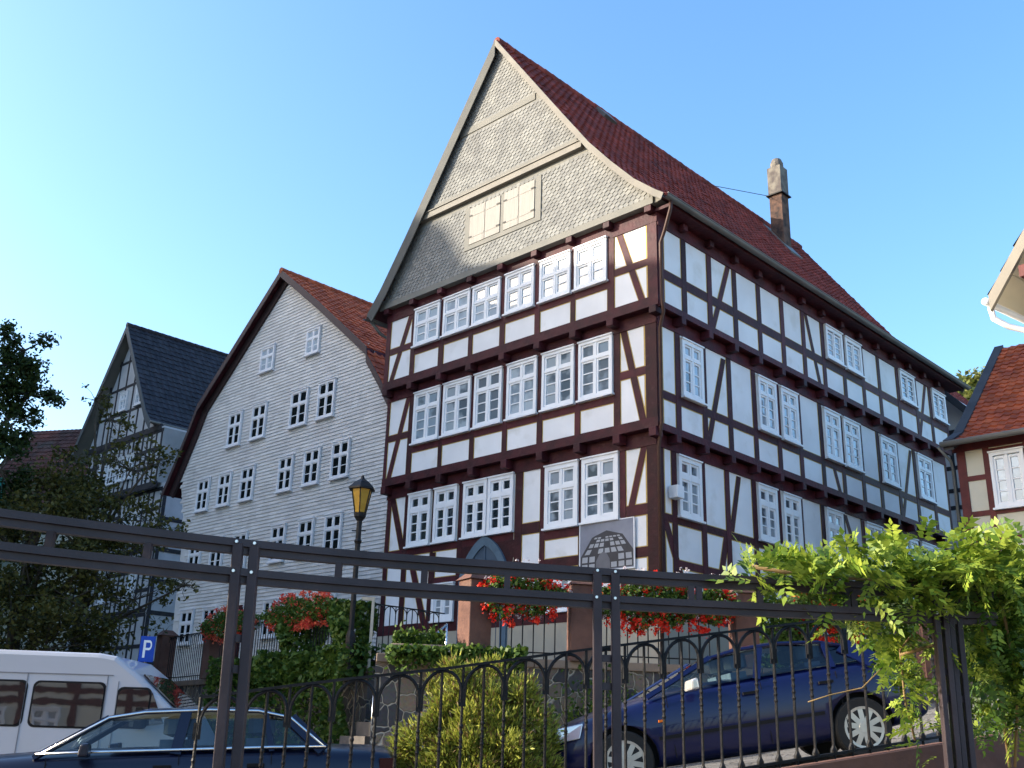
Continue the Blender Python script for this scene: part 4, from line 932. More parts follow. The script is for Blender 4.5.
railing(*mid(lp[164], lp[213], .22), 'black terrace railing at far left in front of the pale shingled house', sp=.12)
railing(*mid(lp[213], lp[298], .22), 'black terrace railing behind the double steel post and left flower box', sp=.12)
railing(*mid(lp[298], lp[358], .22), 'black terrace railing between the two ivy-covered pillars', sp=.12)
P1b = P1 + Vector((1.25, 1.25, 0))
railing(P1, P1b, 'short black railing running back above the steps, right of the ivy column', sp=.13)
railing(*mid(PL['a'], PL['b'], .25), 'black terrace railing under the flower box beside the pointed door', sp=.165)
railing(*mid(PL['b'], PL['c'], .25), 'black terrace railing under the long red and white flower box', sp=.165)
railing(*mid(PL['c'], PL['d'], .25), 'black terrace railing at the right under the vine-hidden flower box', sp=.165)
# pale end post with bracket by the steps
ep = MB(); e0 = onz(384, 669, TZ); ep.bar((P1.x, P1.y - .02, TZ - .05), (P1.x, P1.y - .02, TZ + 1.2), .05, .05); ep.bar((P1.x - .22, P1.y, TZ + 1.2), (P1.x + .03, P1.y - .02, TZ + 1.2), .05, .06)
ep.build('railing_end_post', mat('weathered_white', (.5, .45, .36), .6), label='thin pale end post with a short bracket beside the ivy column', cat='post')
# stairs with handrail
st = empty('stone_steps', (-3.0, 17.55, 0), math.radians(28), 'stone steps with pale handrail climbing right between the ivy and the bush', 'steps')
s_ = MB()
for i in range(9):
    zt = EYE - .85 + 2.1 * (i + 1) / 9
    s_.box((i * .29, 0, .2), ((i + 1) * .29 + .02, 1.2, zt))
s_.build('treads', mat('worn_step_stone', (.13, .11, .095), .9, (.09, .08, .07), 4, bump=.5), st)
h_ = MB(); A_ = at(374, 690, 17.4); B_ = at(447, 624, 18.3)
sto = Matrix.Translation((-3.0, 17.55, 0)) @ Matrix.Rotation(math.radians(28), 4, 'Z'); inv = sto.inverted()
h_.tube([inv @ A_, inv @ B_], .022, 8); h_.tube([inv @ A_, inv @ (A_ - Vector((0, 0, .85)))], .018, 8); h_.tube([inv @ B_, inv @ (B_ - Vector((0, 0, .85)))], .018, 8); h_.build('handrail', M['chrome'], st, smooth=True)
# stone planter by the steps
plr = empty('stone_planter', (-1.35, 16.72, TZ + .02), .06, 'low stone planter with small dark plants beside the handrail', 'planter')
q = MB(); q.box((-.42, -.16, -.02), (.42, .16, .13)); q.build('trough', M['coping'], plr, bevel=.02)

# ------------------------------------------------------------------ foliage tools
def leaves(centers, size, up=.0, aspect=.6, spread=1.0, bend=None):
    """centers (N,3) -> (N,4,3) rhombic leaves with random facing"""
    N = len(centers); n = rng.normal(size=(N, 3)); n[:, 2] = np.abs(n[:, 2]) + up; n /= np.linalg.norm(n, axis=1)[:, None]
    a = rng.normal(size=(N, 3)); a -= (a * n).sum(1)[:, None] * n; a /= np.linalg.norm(a, axis=1)[:, None]; b = np.cross(n, a)
    s = (size * rng.uniform(.6, 1.25, N))[:, None]
    c = np.asarray(centers); A = a * s * .5; B = b * s * .5 * aspect
    return np.stack([c - A, c + B * 1.0 - A * .1, c + A, c - B - A * .1], axis=1)
def blob_points(blobs, N, shell=.55, clump=.0, nclump=0):
    w = np.array([b[3] ** 2 for b in blobs], float); w /= w.sum(); idx = rng.choice(len(blobs), N, p=w); B = np.array([b[:4] for b in blobs], float)
    d = rng.normal(size=(N, 3)); d /= np.linalg.norm(d, axis=1)[:, None]
    r = (shell + (1 - shell) * rng.random(N)) * B[idx, 3]
    P = B[idx, :3] + d * r[:, None] * np.array([1, 1, .82])
    return P
def tree(name, base, blobs, nleaf, lsize, lm, label, cat='tree', group=None, trunk_r=.25, limbs=True, sub=9, subr=.35):
    """blobs: (x,y,z,r) relative to the base; every blob is broken into twig clumps"""
    r = empty(name, base, 0, label, cat, group)
    t = MB(); top = Vector((0, 0, max(b[2] for b in blobs) * .75)); 
    t.tube([(0, 0, -.3), (.05, 0, top.z * .35), (-.05, .05, top.z * .7), top], [trunk_r * 1.25, trunk_r, trunk_r * .7, trunk_r * .25], 8)
    tw = []
    for (x, y, z, br) in blobs:
        k0 = min(.9, max(.25, (z - br) / max(top.z, .1) * .8)); s = top * k0
        m_ = s.lerp(Vector((x, y, z)), .5) + Vector((0, 0, .15 * br))
        t.tube([s, m_, (x, y, z)], [trunk_r * .45, trunk_r * .28, trunk_r * .12], 6)
        for k in range(sub):
            d = Vector(rng.normal(size=3)).normalized(); e = Vector((x, y, z)) + Vector((d.x, d.y, d.z * .8)) * br * rng.uniform(.55, 1.05)
            t.tube([(x, y, z), Vector((x, y, z)).lerp(e, .5) + Vector(rng.normal(size=3)) * br * .08, e], [trunk_r * .1, trunk_r * .06, trunk_r * .03], 4, cap=False)
            tw.append((e.x, e.y, e.z, br * subr * rng.uniform(.6, 1.3)))
    t.build('trunk', M['bark'], r, smooth=True)
    P = blob_points(tw, nleaf, .1)
    np_mesh('crown', leaves(P, lsize, .2), 4, lm, r)
    return r
# ------------------------------------------------------------------ trees on the left
def T(px, py, Y, r, base): p = at(px, py, Y); return (p.x - base.x, p.y - base.y, p.z - base.z, r)
b1 = Vector((-13.6, 25, street(-13.6) - .2))
tree('broadleaf_tree', b1, [T(5, 365, 25, 1.35, b1), T(30, 395, 25.5, .75, b1), T(-25, 400, 25, 1.6, b1), T(10, 425, 24.6, .9, b1), T(-50, 345, 26, 1.8, b1), T(25, 350, 25, .8, b1), T(0, 470, 24, 1.0, b1), T(-40, 500, 25, 2.0, b1)], 26000, .12, LF['tree'],
     'dark leafy tree reaching in at the left edge against the sky', 'tree', trunk_r=.22, sub=12)
b2 = Vector((-11.2, 24.5, street(-11) - .2))
tree('shaded_tree', b2, [T(25, 560, 24, 1.9, b2), T(60, 530, 24.5, 1.5, b2), T(70, 505, 25, 1.0, b2), T(30, 500, 25, 1.5, b2), T(70, 600, 24, 1.6, b2), T(10, 620, 23.5, 1.6, b2), T(95, 560, 24.5, .9, b2), T(70, 455, 25, .45, b2), T(45, 650, 23.5, 1.5, b2)], 21000, .12, LF['treebrown'],
     'dense shadowy olive tree behind the white van', 'tree', trunk_r=.2, sub=14, subr=.42)
b3 = Vector((-10.4, 26, street(-10) - .2))
tree('sparse_tree', b3, [T(130, 470, 25, 1.1, b3), T(155, 460, 25.3, .7, b3), T(120, 520, 25, 1.2, b3), T(150, 530, 25, .9, b3), T(110, 420, 26, .6, b3), T(135, 600, 25, 1.1, b3), T(185, 585, 24.5, .45, b3), T(95, 400, 26, .5, b3)], 2600, .13, LF['treebrown'],
     'thin sparse-leaved tree in front of the narrow black-timbered house', 'tree', trunk_r=.13, sub=16, subr=.3)
# hillside trees behind the right houses
HL = ['yellow-green hillside tree just right of the tall house eave', 'middle hillside tree in the gap, against the sky', 'hillside tree mostly hidden by the orange cottage roof', 'hillside tree mostly hidden behind the tall house eave', 'lowest hillside tree in the gap, above the dark red back roof']
for i, (px, py, Y, rr) in enumerate(((955, 404, 78, 2.6), (978, 398, 80, 2.8), (1000, 392, 84, 3.2), (938, 412, 82, 2.4), (966, 420, 74, 2.4))):
    p = at(px, py, Y); bb = Vector((p.x, p.y, p.z - 9))
    tree('hillside_tree', bb, [(0, 0, 9, rr), (-rr * .7, 0, 7, rr * .8), (rr * .8, 0, 7, rr * .85), (0, -1, 4.5, rr)], 7000, .5, LF['hill'], HL[i], 'tree', 'trees on the hill behind the gap', trunk_r=.4, sub=10, subr=.45)
hl = MB()
hx = [20, 26, 32, 38, 50, 70]; hy = [60, 66, 74, 84, 100, 140]
for y in hy:
    for x in hx: hl.v.append((x, y, EYE + (2 if y == 60 else min(26, (y - 58) * .75)) + random.uniform(-.5, .5)))
for j in range(5):
    for i in range(5): hl.face((j * 6 + i, j * 6 + i + 1, (j + 1) * 6 + i + 1, (j + 1) * 6 + i))
hl.build('hill', mat('hill_grass', (.06, .08, .02), .9, (.1, .09, .03), .5), kind='structure', fix=False)

# ------------------------------------------------------------------ ivy
def ivy(label, pts_fn, N, size, name='ivy', aspect=.85):
    P = np.array([pts_fn() for _ in range(N)]); o = P.mean(0); o[2] = P[:, 2].min()
    ob = np_mesh(name, leaves(P - o, size, .1, aspect), 4, LF['ivy'], label=label, cat='climbing plant'); ob.location = o; return ob
nL = Vector((dL.y, -dL.x, 0)); nL = nL if nL.y < 0 else -nL
t240 = (alongL(232) - P0).length; t385 = (P1 - P0).length
def ivy_wall():
    t = random.uniform(t240, t385 + .15); u = random.random(); lump = .25 + .16 * math.sin(t * 2.1) + .1 * math.sin(t * 5.3 + 1)
    if random.random() < .45: h = TZ + random.uniform(-.2, .30 + .2 * lump); o = random.uniform(-.35, .25 + lump)
    else: h = random.uniform(TZ - 2.3, TZ + .1); o = lump + .3 * math.sin(h * 3 + t) * .4 + abs(random.gauss(0, .10))
    p = P0 + dL * t + nL * o; return (p.x, p.y, h)
ivy('large mass of ivy hanging over the retaining wall left of the steps', ivy_wall, 15000, .11)
def ivy_col(c, rx, h0, h1):
    def f():
        a = random.uniform(0, 6.283); h = random.uniform(h0, h1); k = rx * (1 + .18 * math.sin(h * 7 + a * 2)) * random.uniform(.8, 1.12)
        return (c.x + math.cos(a) * k, c.y + math.sin(a) * k, h)
    return f
c358 = P1 + (P0 - P1).normalized() * .55
ivy('ivy-wrapped pillar at the foot of the street lamp', ivy_col(c358 + nL * .1, .36, TZ - .1, TZ + 1.18), 3600, .10)
ivy('lower ivy-wrapped pillar between the orange and red flower boxes', ivy_col(lp[298] + (P1 - lp[298]) * .02, .42, TZ - .1, TZ + 1.05), 2600, .10)
def creep():
    x = random.uniform(-1.8, .35); q = .5 + .5 * math.sin(x * 5 + 1) * math.sin(x * 2.3); return (x, 16.6 + .05 * x - abs(random.gauss(0, .12)), TZ + .08 - abs(random.gauss(0, .16)) * (.5 + q) + random.uniform(0, .12) * q)
ivy('low trailing creeper along the wall top above the yellow-green bush', creep, 2200, .085)
def creep2():
    x = random.gauss(1.55, .35); return (x, 16.85 - abs(random.gauss(0, .06)), TZ - 1.0 + abs(random.gauss(0, .35)))
ivy('small green creeper growing out of the stone wall behind the steel posts', creep2, 900, .07)
def creep3():
    x = random.uniform(4.25, 5.1); return (x, 17.6 + random.uniform(-.3, .3), TZ + random.uniform(0, 1.15))
ivy('dark green shrub climbing the railing right of the pillar above the blue car', creep3, 1800, .09)
def creep4():
    x = random.uniform(6.2, 12.5); return (x, 20 + (x - 6) * .5 + random.gauss(0, .5), TZ + .9 + random.uniform(-1, 1.0) * (1 - .05 * abs(x - 9)) + .1 * math.sin(x * 3))
ivy('dark hedge at the foot of the tall house behind the vine', creep4, 9000, .12, 'hedge')
def plr_f():
    return (-1.35 + random.uniform(-.38, .4), 16.72 + random.uniform(-.12, .12), TZ + .14 + abs(random.gauss(0, .10)))
ivy('small dark plants growing in the stone planter', plr_f, 900, .11, 'planter_plant', .5)

# ------------------------------------------------------------------ conifer bush
def conifer(center, rx, ry, h, N, label):
    lobes = [(rng.uniform(-.85, .85) * rx, rng.uniform(-.7, .7) * ry, rng.uniform(.35, 1.0) * h, rng.uniform(.10, .22)) for _ in range(110)]
    V = []
    lobes = []
    for _ in range(230):
        d = rng.normal(size=3); d[2] = abs(d[2]) * 1.0; d /= np.linalg.norm(d); q = rng.uniform(.55, 1.0) * (1 + .12 * math.sin(d[0] * 7) * math.cos(d[1] * 6))
        lobes.append((d[0] * rx * q, d[1] * ry * q, .12 + d[2] * h * .92 * q, rng.uniform(.07, .16)))
    for (lx, ly, lh, lr) in lobes:
        k = N // len(lobes); c = np.array([lx, ly, lh]); out_ = np.array([lx / rx * .8, ly / ry * .8, lh / h * .7 + .5]); out_ /= np.linalg.norm(out_)
        d = rng.normal(size=(k, 3)) * .5 + out_; d /= np.linalg.norm(d, axis=1)[:, None]; p = c + rng.normal(size=(k, 3)) * lr * .35 + d * (rng.random(k)[:, None] * lr * 1.1)
        s = np.cross(d, rng.normal(size=(k, 3))); s /= np.linalg.norm(s, axis=1)[:, None]; L_ = rng.uniform(.04, .10, k)[:, None]; W2 = .010
        V.append(np.stack([p, p + d * L_ * .4 + s * W2, p + d * L_, p + d * L_ * .4 - s * W2], 1))
    V = np.concatenate(V); r = empty('conifer_bush', center, 0, label, 'bush')
    k_ = rng.random(len(V)) < .78; np_mesh('foliage', V[k_], 4, LF['bush'], r); np_mesh('dry_inner_sprays', V[~k_], 4, LF['bushdk'], r)
    t = MB()
    for (lx, ly, lh, lr) in lobes[:20]: t.tube([(0, 0, -.1), (lx * .5, ly * .5, lh * .3), (lx, ly, lh * .75)], [.03, .02, .008], 5)
    t.build('stems', M['bark'], r)
conifer((-.24, 11.9, street(-.3) - .05), .92, .7, 1.66, 80000, 'bushy yellow-green conifer shrub in sunlight between the two cars')

# ------------------------------------------------------------------ flower boxes
def flower_box(a, b, zc, label, red='red', dens=1.0, white=.3, drop=.35, rise=.22, depth=.22):
    d = b - a; L_ = d.length; n = d.normalized(); c = (a + b) / 2; s = Vector((n.y, -n.x, 0)); s = s if s.y < 0 else -s
    r = empty('flower_box', (c.x, c.y, zc), math.atan2(n.y, n.x), label, 'flower box', 'flower boxes hung on the terrace railing')
    t = MB(); t.box((-L_ / 2 + .05, -.16, -.14), (L_ / 2 - .05, .02, .05)); t.build('trough', M['trough'], r)
    N = int(3000 * L_ * dens); x = rng.uniform(-L_ / 2, L_ / 2, N) ; f = np.sqrt(np.clip(1 - (2 * x / L_) ** 4, .1, 1))
    lump = .7 + .3 * np.sin(x * 7 + 1) * np.sin(x * 3.1)
    z = np.where(rng.random(N) < .5, rng.random(N) * rise * f * lump, -rng.random(N) ** 1.3 * drop * f * lump); y = -.10 + rng.normal(size=N) * depth * .45 - .05
    P = np.stack([x, y, z], 1); np_mesh('foliage', leaves(P, .065, .2, .8), 4, LF['ivy'], r)
    def heads(K, colr, rad, m_, nm, zoff=0, front=.09):
        hx = rng.uniform(-L_ / 2 - .03, L_ / 2 + .03, K); ff = np.sqrt(np.clip(1 - (2 * hx / L_) ** 4, .1, 1))
        hz = np.where(rng.random(K) < .4, rng.random(K) * (rise + .05) * ff, -rng.random(K) * (drop + .05) * ff) + zoff; hy = -.14 - rng.random(K) * depth * .6
        C = np.repeat(np.stack([hx, hy, hz], 1), m_, 0); C = C + rng.normal(size=C.shape) * rad * .45
        np_mesh(nm, leaves(C, rad * .75, .0, .9), 4, colr, r)
    heads(int(52 * L_ * dens), LF[red], .07, 26, 'red_blossoms')
    if white: heads(int(95 * L_ * dens * white), LF['white'], .036, 8, 'white_blossoms', .10)
zf = TZ + 1.10
def onrail(a, b, t): return a.lerp(b, t)
flower_box(PL['a'].lerp(PL['b'], .02), PL['a'].lerp(PL['b'], .84), zf - .14, 'flower box of red and white blossoms left of the steel posts, beside the pointed door', 'red', 1.0, .9, .42, .40, .3)
flower_box(PL['b'].lerp(PL['c'], .06), PL['b'].lerp(PL['c'], .92), zf - .16, 'long flower box of red geraniums and white petunias right of the steel posts', 'red', 1.15, .8, .46, .44, .3)
flower_box(PL['c'].lerp(PL['d'], .22), PL['c'].lerp(PL['d'], .62), zf - .08, 'red flower box half hidden by the yellow-green vine', 'red', 1.5, 0, .5, .40, .3)
fa, fb = alongL(277), alongL(345); flower_box(fa + nL * .1, fb + nL * .1, zf + .02, 'orange-red flower box beside the ivy column under the lamp', 'pink', .9, .1, .3, .34)
fa, fb = alongL(212), alongL(262); flower_box(fa + nL * .1, fb + nL * .1, zf + .02, 'flower box of orange-red geraniums behind the double steel post', 'pink', .7, .1, .3, .34)

# ------------------------------------------------------------------ street lamp
YL = 19.4; lb = at(357, 640, YL); lh0 = at(361, 515, YL).z; lh1 = at(362, 489, YL).z; lx = at(360, 515, YL).x
lamp = empty('street_lamp', (lx, YL, TZ), 0, 'black street lamp with amber glass lantern rising from the ivy column', 'street lamp')
p = MB(); H0 = lh0 - TZ; p.tube([(0, 0, -.1), (0, 0, H0 - .02)], .05, 10); p.lathe([(.09, -.1), (.09, .5), (.06, .6)], (0, 0, 0), 10); p.lathe([(.05, H0 - .55), (.075, H0 - .5), (.05, H0 - .45)], (0, 0, 0), 10)
p.lathe([(.05, H0 - .12), (.11, H0 - .04), (.12, H0 + .02), (.10, H0 + .04)], (0, 0, 0), 10); p.tube([(-.13, 0, H0 - .3), (.13, 0, H0 - .3)], .012, 6); p.build('pole', M['iron'], lamp)
H1 = lh1 - TZ
gl_ = MB(); gl_.lathe([(.105, H0 + .04), (.20, H1)], (0, 0, 0), 6); gl_.build('lantern_glass', M['lampglass'], lamp)
c = MB(); c.lathe([(.27, H1 - .02), (.27, H1 + .01), (.16, H1 + .12), (.05, H1 + .19), (.02, H1 + .27)], (0, 0, 0), 6)
for k in range(6):
    t_ = 2 * math.pi * (k + .5) / 6; c.tube([(.108 * math.cos(t_), .108 * math.sin(t_), H0 + .03), (.205 * math.cos(t_), .205 * math.sin(t_), H1)], .012, 5)
c.build('lantern_roof', M['iron'], lamp)

# ------------------------------------------------------------------ parking sign
sg = at(147, 649, 18.9); sr_ = empty('parking_sign', (sg.x, sg.y, street(sg.x)), .25, 'blue square parking sign with a white P behind the white van', 'sign'); sz = sg.z - street(sg.x)
q = MB(); q.tube([(0, .04, 0), (0, .04, sz + .25)], .025, 8); q.build('pole', M['zinc'], sr_)
q = MB(); q.box((-.125, 0, sz - .22), (.125, .015, sz + .22)); pp = q.build('plate', M['signblue'], sr_, bevel=.004)
q = MB()
def sgbox(a, b): q.box((a[0], -.006, sz + a[1]), (b[0], -.001, sz + b[1]))
sgbox((-.066, -.15), (-.026, .15)); sgbox((-.026, .11), (.03, .15)); sgbox((-.026, -.02), (.03, .02))
for k in range(8):
    a0, a1 = -math.pi / 2 + math.pi * k / 8, -math.pi / 2 + math.pi * (k + 1) / 8
    f_ = lambda r_, a_: (.03 + r_ * .045 / .06 * math.cos(a_), sz + .065 + r_ * 1.4 * math.sin(a_))
    pts = [(*f_(.061, a0),), f_(.061, a1), f_(.032, a1), f_(.032, a0)]
    q.prism([(x, -.001, z) for x, z in pts], (0, -.005, 0))
q.build('letter_p', M['signwhite'], pp)
q = MB(); q.box((-.13, .0, sz - .47), (.13, .012, sz - .28)); q.build('lower_plate', M['signwhite'], sr_)

# ------------------------------------------------------------------ cars
def car(name, loc, rz, slope, paint, label, spec):
    """local: nose at -x, length along x, width along y (near side y<0), z up"""
    r = empty(name, loc, 0, label, 'car'); r.rotation_euler = (0, -slope, rz)
    Wd = spec['w'] / 2; st_ = spec['sections']   # x, z_bottom, z_shoulder(belt/bonnet), width factor
    bm = bmesh.new(); rings = []
    for (x, zb, zs, wf) in st_:
        wv = Wd * wf; h = zs - zb
        pr = [(-wv * .90, zb), (-wv * .985, zb + h * .18), (-wv, zb + h * .52), (-wv * .975, zb + h * .80), (-wv * .90, zs - .012), (-wv * .55, zs + .02), (0, zs + .035), (wv * .55, zs + .02), (wv * .90, zs - .012), (wv * .975, zb + h * .80), (wv, zb + h * .52), (wv * .985, zb + h * .18), (wv * .90, zb)]
        rings.append([bm.verts.new((x, y, z)) for y, z in pr])
    for i in range(len(rings) - 1):
        for k in range(len(rings[0])):
            k2 = (k + 1) % len(rings[0]); bm.faces.new((rings[i][k], rings[i][k2], rings[i + 1][k2], rings[i + 1][k]))
    bm.faces.new(rings[0]); bm.faces.new(rings[-1][::-1]); bmesh.ops.recalc_face_normals(bm, faces=bm.faces)
    me = bpy.data.meshes.new('body'); bm.to_mesh(me); bm.free(); me.materials.append(paint); me.materials.append(M['black'])
    o = bpy.data.objects.new('body', me); COL.objects.link(o); o.parent = r
    for p_ in me.polygons: p_.use_smooth = True
    ss = o.modifiers.new('sub', 'SUBSURF'); ss.levels = 2; ss.render_levels = 2
    R_ = spec['tyre']
    cut = MB()
    for wx in spec['wheels']:
        for sy in (-1, 1): cut.lathe([(R_ + .055, -.32 * 1), (R_ + .055, .0)], (wx, sy * Wd + (0.16 if sy < 0 else .16), R_), 28, axis='y')
    co = cut.build('cutter', M['black']); bo = o.modifiers.new('arch', 'BOOLEAN'); bo.object = co; bo.operation = 'DIFFERENCE'; bo.solver = 'EXACT'
    bpy.context.view_layer.update(); dg = bpy.context.evaluated_depsgraph_get()
    # cutter lives in local coordinates, body is parented: evaluate with identity
    keep = r.matrix_world.copy(); r.location = (0, 0, 0); r.rotation_euler = (0, 0, 0); bpy.context.view_layer.update(); dg = bpy.context.evaluated_depsgraph_get()
    nm = bpy.data.meshes.new_from_object(o.evaluated_get(dg)); o.modifiers.clear(); o.data = nm; nm.name = 'body'
    bpy.data.objects.remove(co); r.location = loc; r.rotation_euler = (0, -slope, rz)
    # cabin
    B, Rf = spec['belt'], spec['roof']    # belt: list (x,z) front..rear ; roof list (x,z)
    wb, wr = Wd * .90, Wd * .70
    rm = MB(); n = len(Rf)
    for i in range(n - 1):
        (xa, za), (xb, zb) = Rf[i], Rf[i + 1]; ea = .03 if 0 < i else 0; eb = .03 if i + 1 < n - 1 else 0
        for (y0, c0), (y1, c1) in (((-wr, 0), (-wr * .5, 1)), ((-wr * .5, 1), (wr * .5, 1)), ((wr * .5, 1), (wr, 0))):
            rm.hexa([(xa, y0, za + ea * c0 - .03), (xb, y0, zb + eb * c0 - .03), (xb, y1, zb + eb * c1 - .03), (xa, y1, za + ea * c1 - .03), (xa, y0, za + ea * c0), (xb, y0, zb + eb * c0), (xb, y1, zb + eb * c1), (xa, y1, za + ea * c1)])
    for sy in (-1, 1):
        rm.tube([(x, sy * wr, z - .012) for x, z in Rf], .022, 6)
        for (bx, bz), (tx, tz), wd in spec['pillars']:
            rm.bar((bx, sy * wb, bz - .03), (tx, sy * wr, tz), .035, wd, up=(1, 0, 0))
    rm.build('roof_and_pillars', paint, r, smooth=False)
    # glass
    def quad(nm, pts, m_=None):
        q = MB(); q.poly(pts); q.build(nm, m_ or G['car'], r, fix=False)
    f0, f1 = B[0], Rf[0]; quad('windscreen', [(f0[0], -wb, f0[1]), (f0[0] - .06, 0, f0[1]), (f1[0] - .02, 0, f1[1]), (f1[0], -wr, f1[1])]); quad('windscreen', [(f0[0] - .06, 0, f0[1]), (f0[0], wb, f0[1]), (f1[0], wr, f1[1]), (f1[0] - .02, 0, f1[1])])
    l0, l1 = B[-1], Rf[-1]; quad('rear_window', [(l0[0], -wb, l0[1]), (l0[0], wb, l0[1]), (l1[0], wr, l1[1]), (l1[0], -wr, l1[1])])
    for sy in (-1, 1):
        pts = [(x, sy * (wb - .008), z) for x, z in B] + [(x, sy * (wr - .008), z - .02) for x, z in Rf[::-1]]
        quad('side_window', pts)
    # chrome belt
    if spec.get('chrome'):
        c = MB()
        for sy in (-1, 1):
            c.tube([(x, sy * (wb + .012), z + .012) for x, z in B], .013, 6); c.tube([(B[0][0] + .02, sy * (wb + .0), B[0][1])] + [(x, sy * (wr + .012), z - .01) for x, z in Rf] + [(B[-1][0], sy * wb, B[-1][1])], .013, 6)
        c.build('chrome_trim', M['chrome'], r, smooth=True)
    # interior
    s_ = MB()
    for sx in spec['seats']:
        for sy in (-.36, .36):
            s_.box((sx - .1, sy - .23, spec['belt'][0][1] - .45), (sx + .08, sy + .23, spec['belt'][0][1] + .12)); s_.lathe([(.04, 0), (.13, .03), (.13, .17), (.05, .2)], (sx + .03, sy, spec['belt'][0][1] + .14), 10)
    s_.build('seats', M['seat'], r)
    # wheels
    for wx in spec['wheels']:
        for sy in (-1, 1):
            wh = empty('wheel', (wx, sy * (Wd - .11), R_)); wh.parent = r; wh.rotation_euler = (0, random.uniform(0, 1), 0 if sy < 0 else math.pi)
            t = MB(); t.lathe([(R_ - .11, -.095), (R_ - .02, -.10), (R_, -.07), (R_, .08), (R_ - .02, .1), (R_ - .11, .1)], (0, 0, 0), 32, 'y'); t.build('tyre', M['rubber'], wh, smooth=False)
            q = MB(); rr = R_ - .105; q.lathe([(rr, -.094), (rr + .008, -.098), (rr - .02, -.095), (rr - .025, -.06)], (0, 0, 0), 32, 'y')
            q2 = MB(); q2.lathe([(rr - .02, -.062), (rr - .02, -.055)], (0, 0, 0), 24, 'y'); q2.build('brake_disc', M['black'], wh)
            for k in range(10):
                t_ = 2 * math.pi * k / 10; q.bar((math.cos(t_) * .03, -.088, math.sin(t_) * .03), (math.cos(t_) * (rr - .01), -.085, math.sin(t_) * (rr - .01)), .055, .02, up=(0, 1, 0))
            q.lathe([(.055, -.1), (.065, -.09), (.065, -.06)], (0, 0, 0), 16, 'y'); q.build('rim', M['rim'], wh)
    # details
    for sy in (-1, 1):
        h = MB(); hx, hz = spec['headlight']; h.hexa([(hx, sy * Wd * .86, hz - .07), (hx + .30, sy * Wd * .955, hz - .05), (hx + .26, sy * Wd * .6, hz - .07), (hx - .03, sy * Wd * .45, hz - .07), (hx + .08, sy * Wd * .86, hz + .08), (hx + .36, sy * Wd * .93, hz + .10), (hx + .3, sy * Wd * .6, hz + .09), (hx + .05, sy * Wd * .45, hz + .07)]); h.build('headlight', M['headl'], r, bevel=.01)
        h = MB(); tx, tz = spec['tail']; h.box((tx - .14, sy * Wd * .78 - .12, tz - .07), (tx + .005, sy * Wd * .78 + .12, tz + .09)); h.build('tail_light', M['taill'], r)
        h = MB(); mx_, mz = spec['mirror']; h.hexa([(mx_ - .06, sy * (Wd * .93), mz - .06), (mx_ + .06, sy * (Wd * .93), mz - .06), (mx_ + .07, sy * (Wd + .17), mz - .05), (mx_ - .02, sy * (Wd + .17), mz - .05), (mx_ - .04, sy * (Wd * .93), mz + .05), (mx_ + .06, sy * (Wd * .93), mz + .06), (mx_ + .07, sy * (Wd + .17), mz + .07), (mx_, sy * (Wd + .17), mz + .06)]); h.build('mirror', spec.get('mirror_mat', paint), r, bevel=.02)
    dsm = MB()
    for x in spec['door_x']:
        dsm.bar((x, -Wd * .99, .28), (x, -Wd * .95, spec['belt'][0][1] - .02), .008, .008)
    dsm.bar((spec['wheels'][0] + .4, -Wd - .004, .50), (spec['wheels'][1] - .4, -Wd - .004, .52), .02, .035)
    for x in spec['door_x'][1:]: dsm.bar((x - .22, -Wd * .985 - .01, spec['belt'][0][1] - .12), (x - .06, -Wd * .985 - .01, spec['belt'][0][1] - .12), .03, .03)
    dsm.build('door_trim', M['black'], r)
    bl = MB(); bx = spec['sections'][0][0]; bl.box((bx - .06, -Wd * .82, .30), (bx + .12, Wd * .82, .50)); bl.build('bumper', spec.get('bumper_mat', paint), r, bevel=.03)
    if spec.get('indicator'):
        q = MB(); q.box((spec['indicator'][0], -Wd - .012, spec['indicator'][1]), (spec['indicator'][0] + .06, -Wd + .02, spec['indicator'][1] + .025)); q.build('side_indicator', M['orange'], r)
    return r
R_ = .31
blue_spec = dict(w=1.72, tyre=.315, wheels=(.80, 3.42), sections=[(0, .30, .60, .70), (.12, .20, .70, .88), (.55, .18, .84, .97), (1.15, .17, .93, 1.0), (1.55, .17, .985, 1.0), (2.4, .17, 1.0, 1.0), (3.3, .18, 1.03, 1.0), (3.8, .24, 1.02, .97), (4.2, .28, .98, .90), (4.3, .35, .9, .8)],
    belt=[(1.18, .95), (1.7, .965), (2.5, .985), (3.3, 1.0), (3.78, 1.02)], roof=[(1.95, 1.27), (2.3, 1.315), (2.75, 1.325), (3.2, 1.28), (3.45, 1.21)],
    pillars=[((1.15, .96), (1.95, 1.26), .05), ((2.38, .99), (2.52, 1.30), .08), ((3.25, 1.0), (3.25, 1.25), .06), ((3.72, 1.01), (3.45, 1.20), .22)], seats=(2.25, 3.1), headlight=(.06, .66), tail=(4.22, .8), mirror=(1.62, .99), mirror_mat=mat('silver_mirror', (.6, .58, .56), .2, metal=.5), door_x=(1.35, 2.4, 3.25), indicator=(1.22, .66))
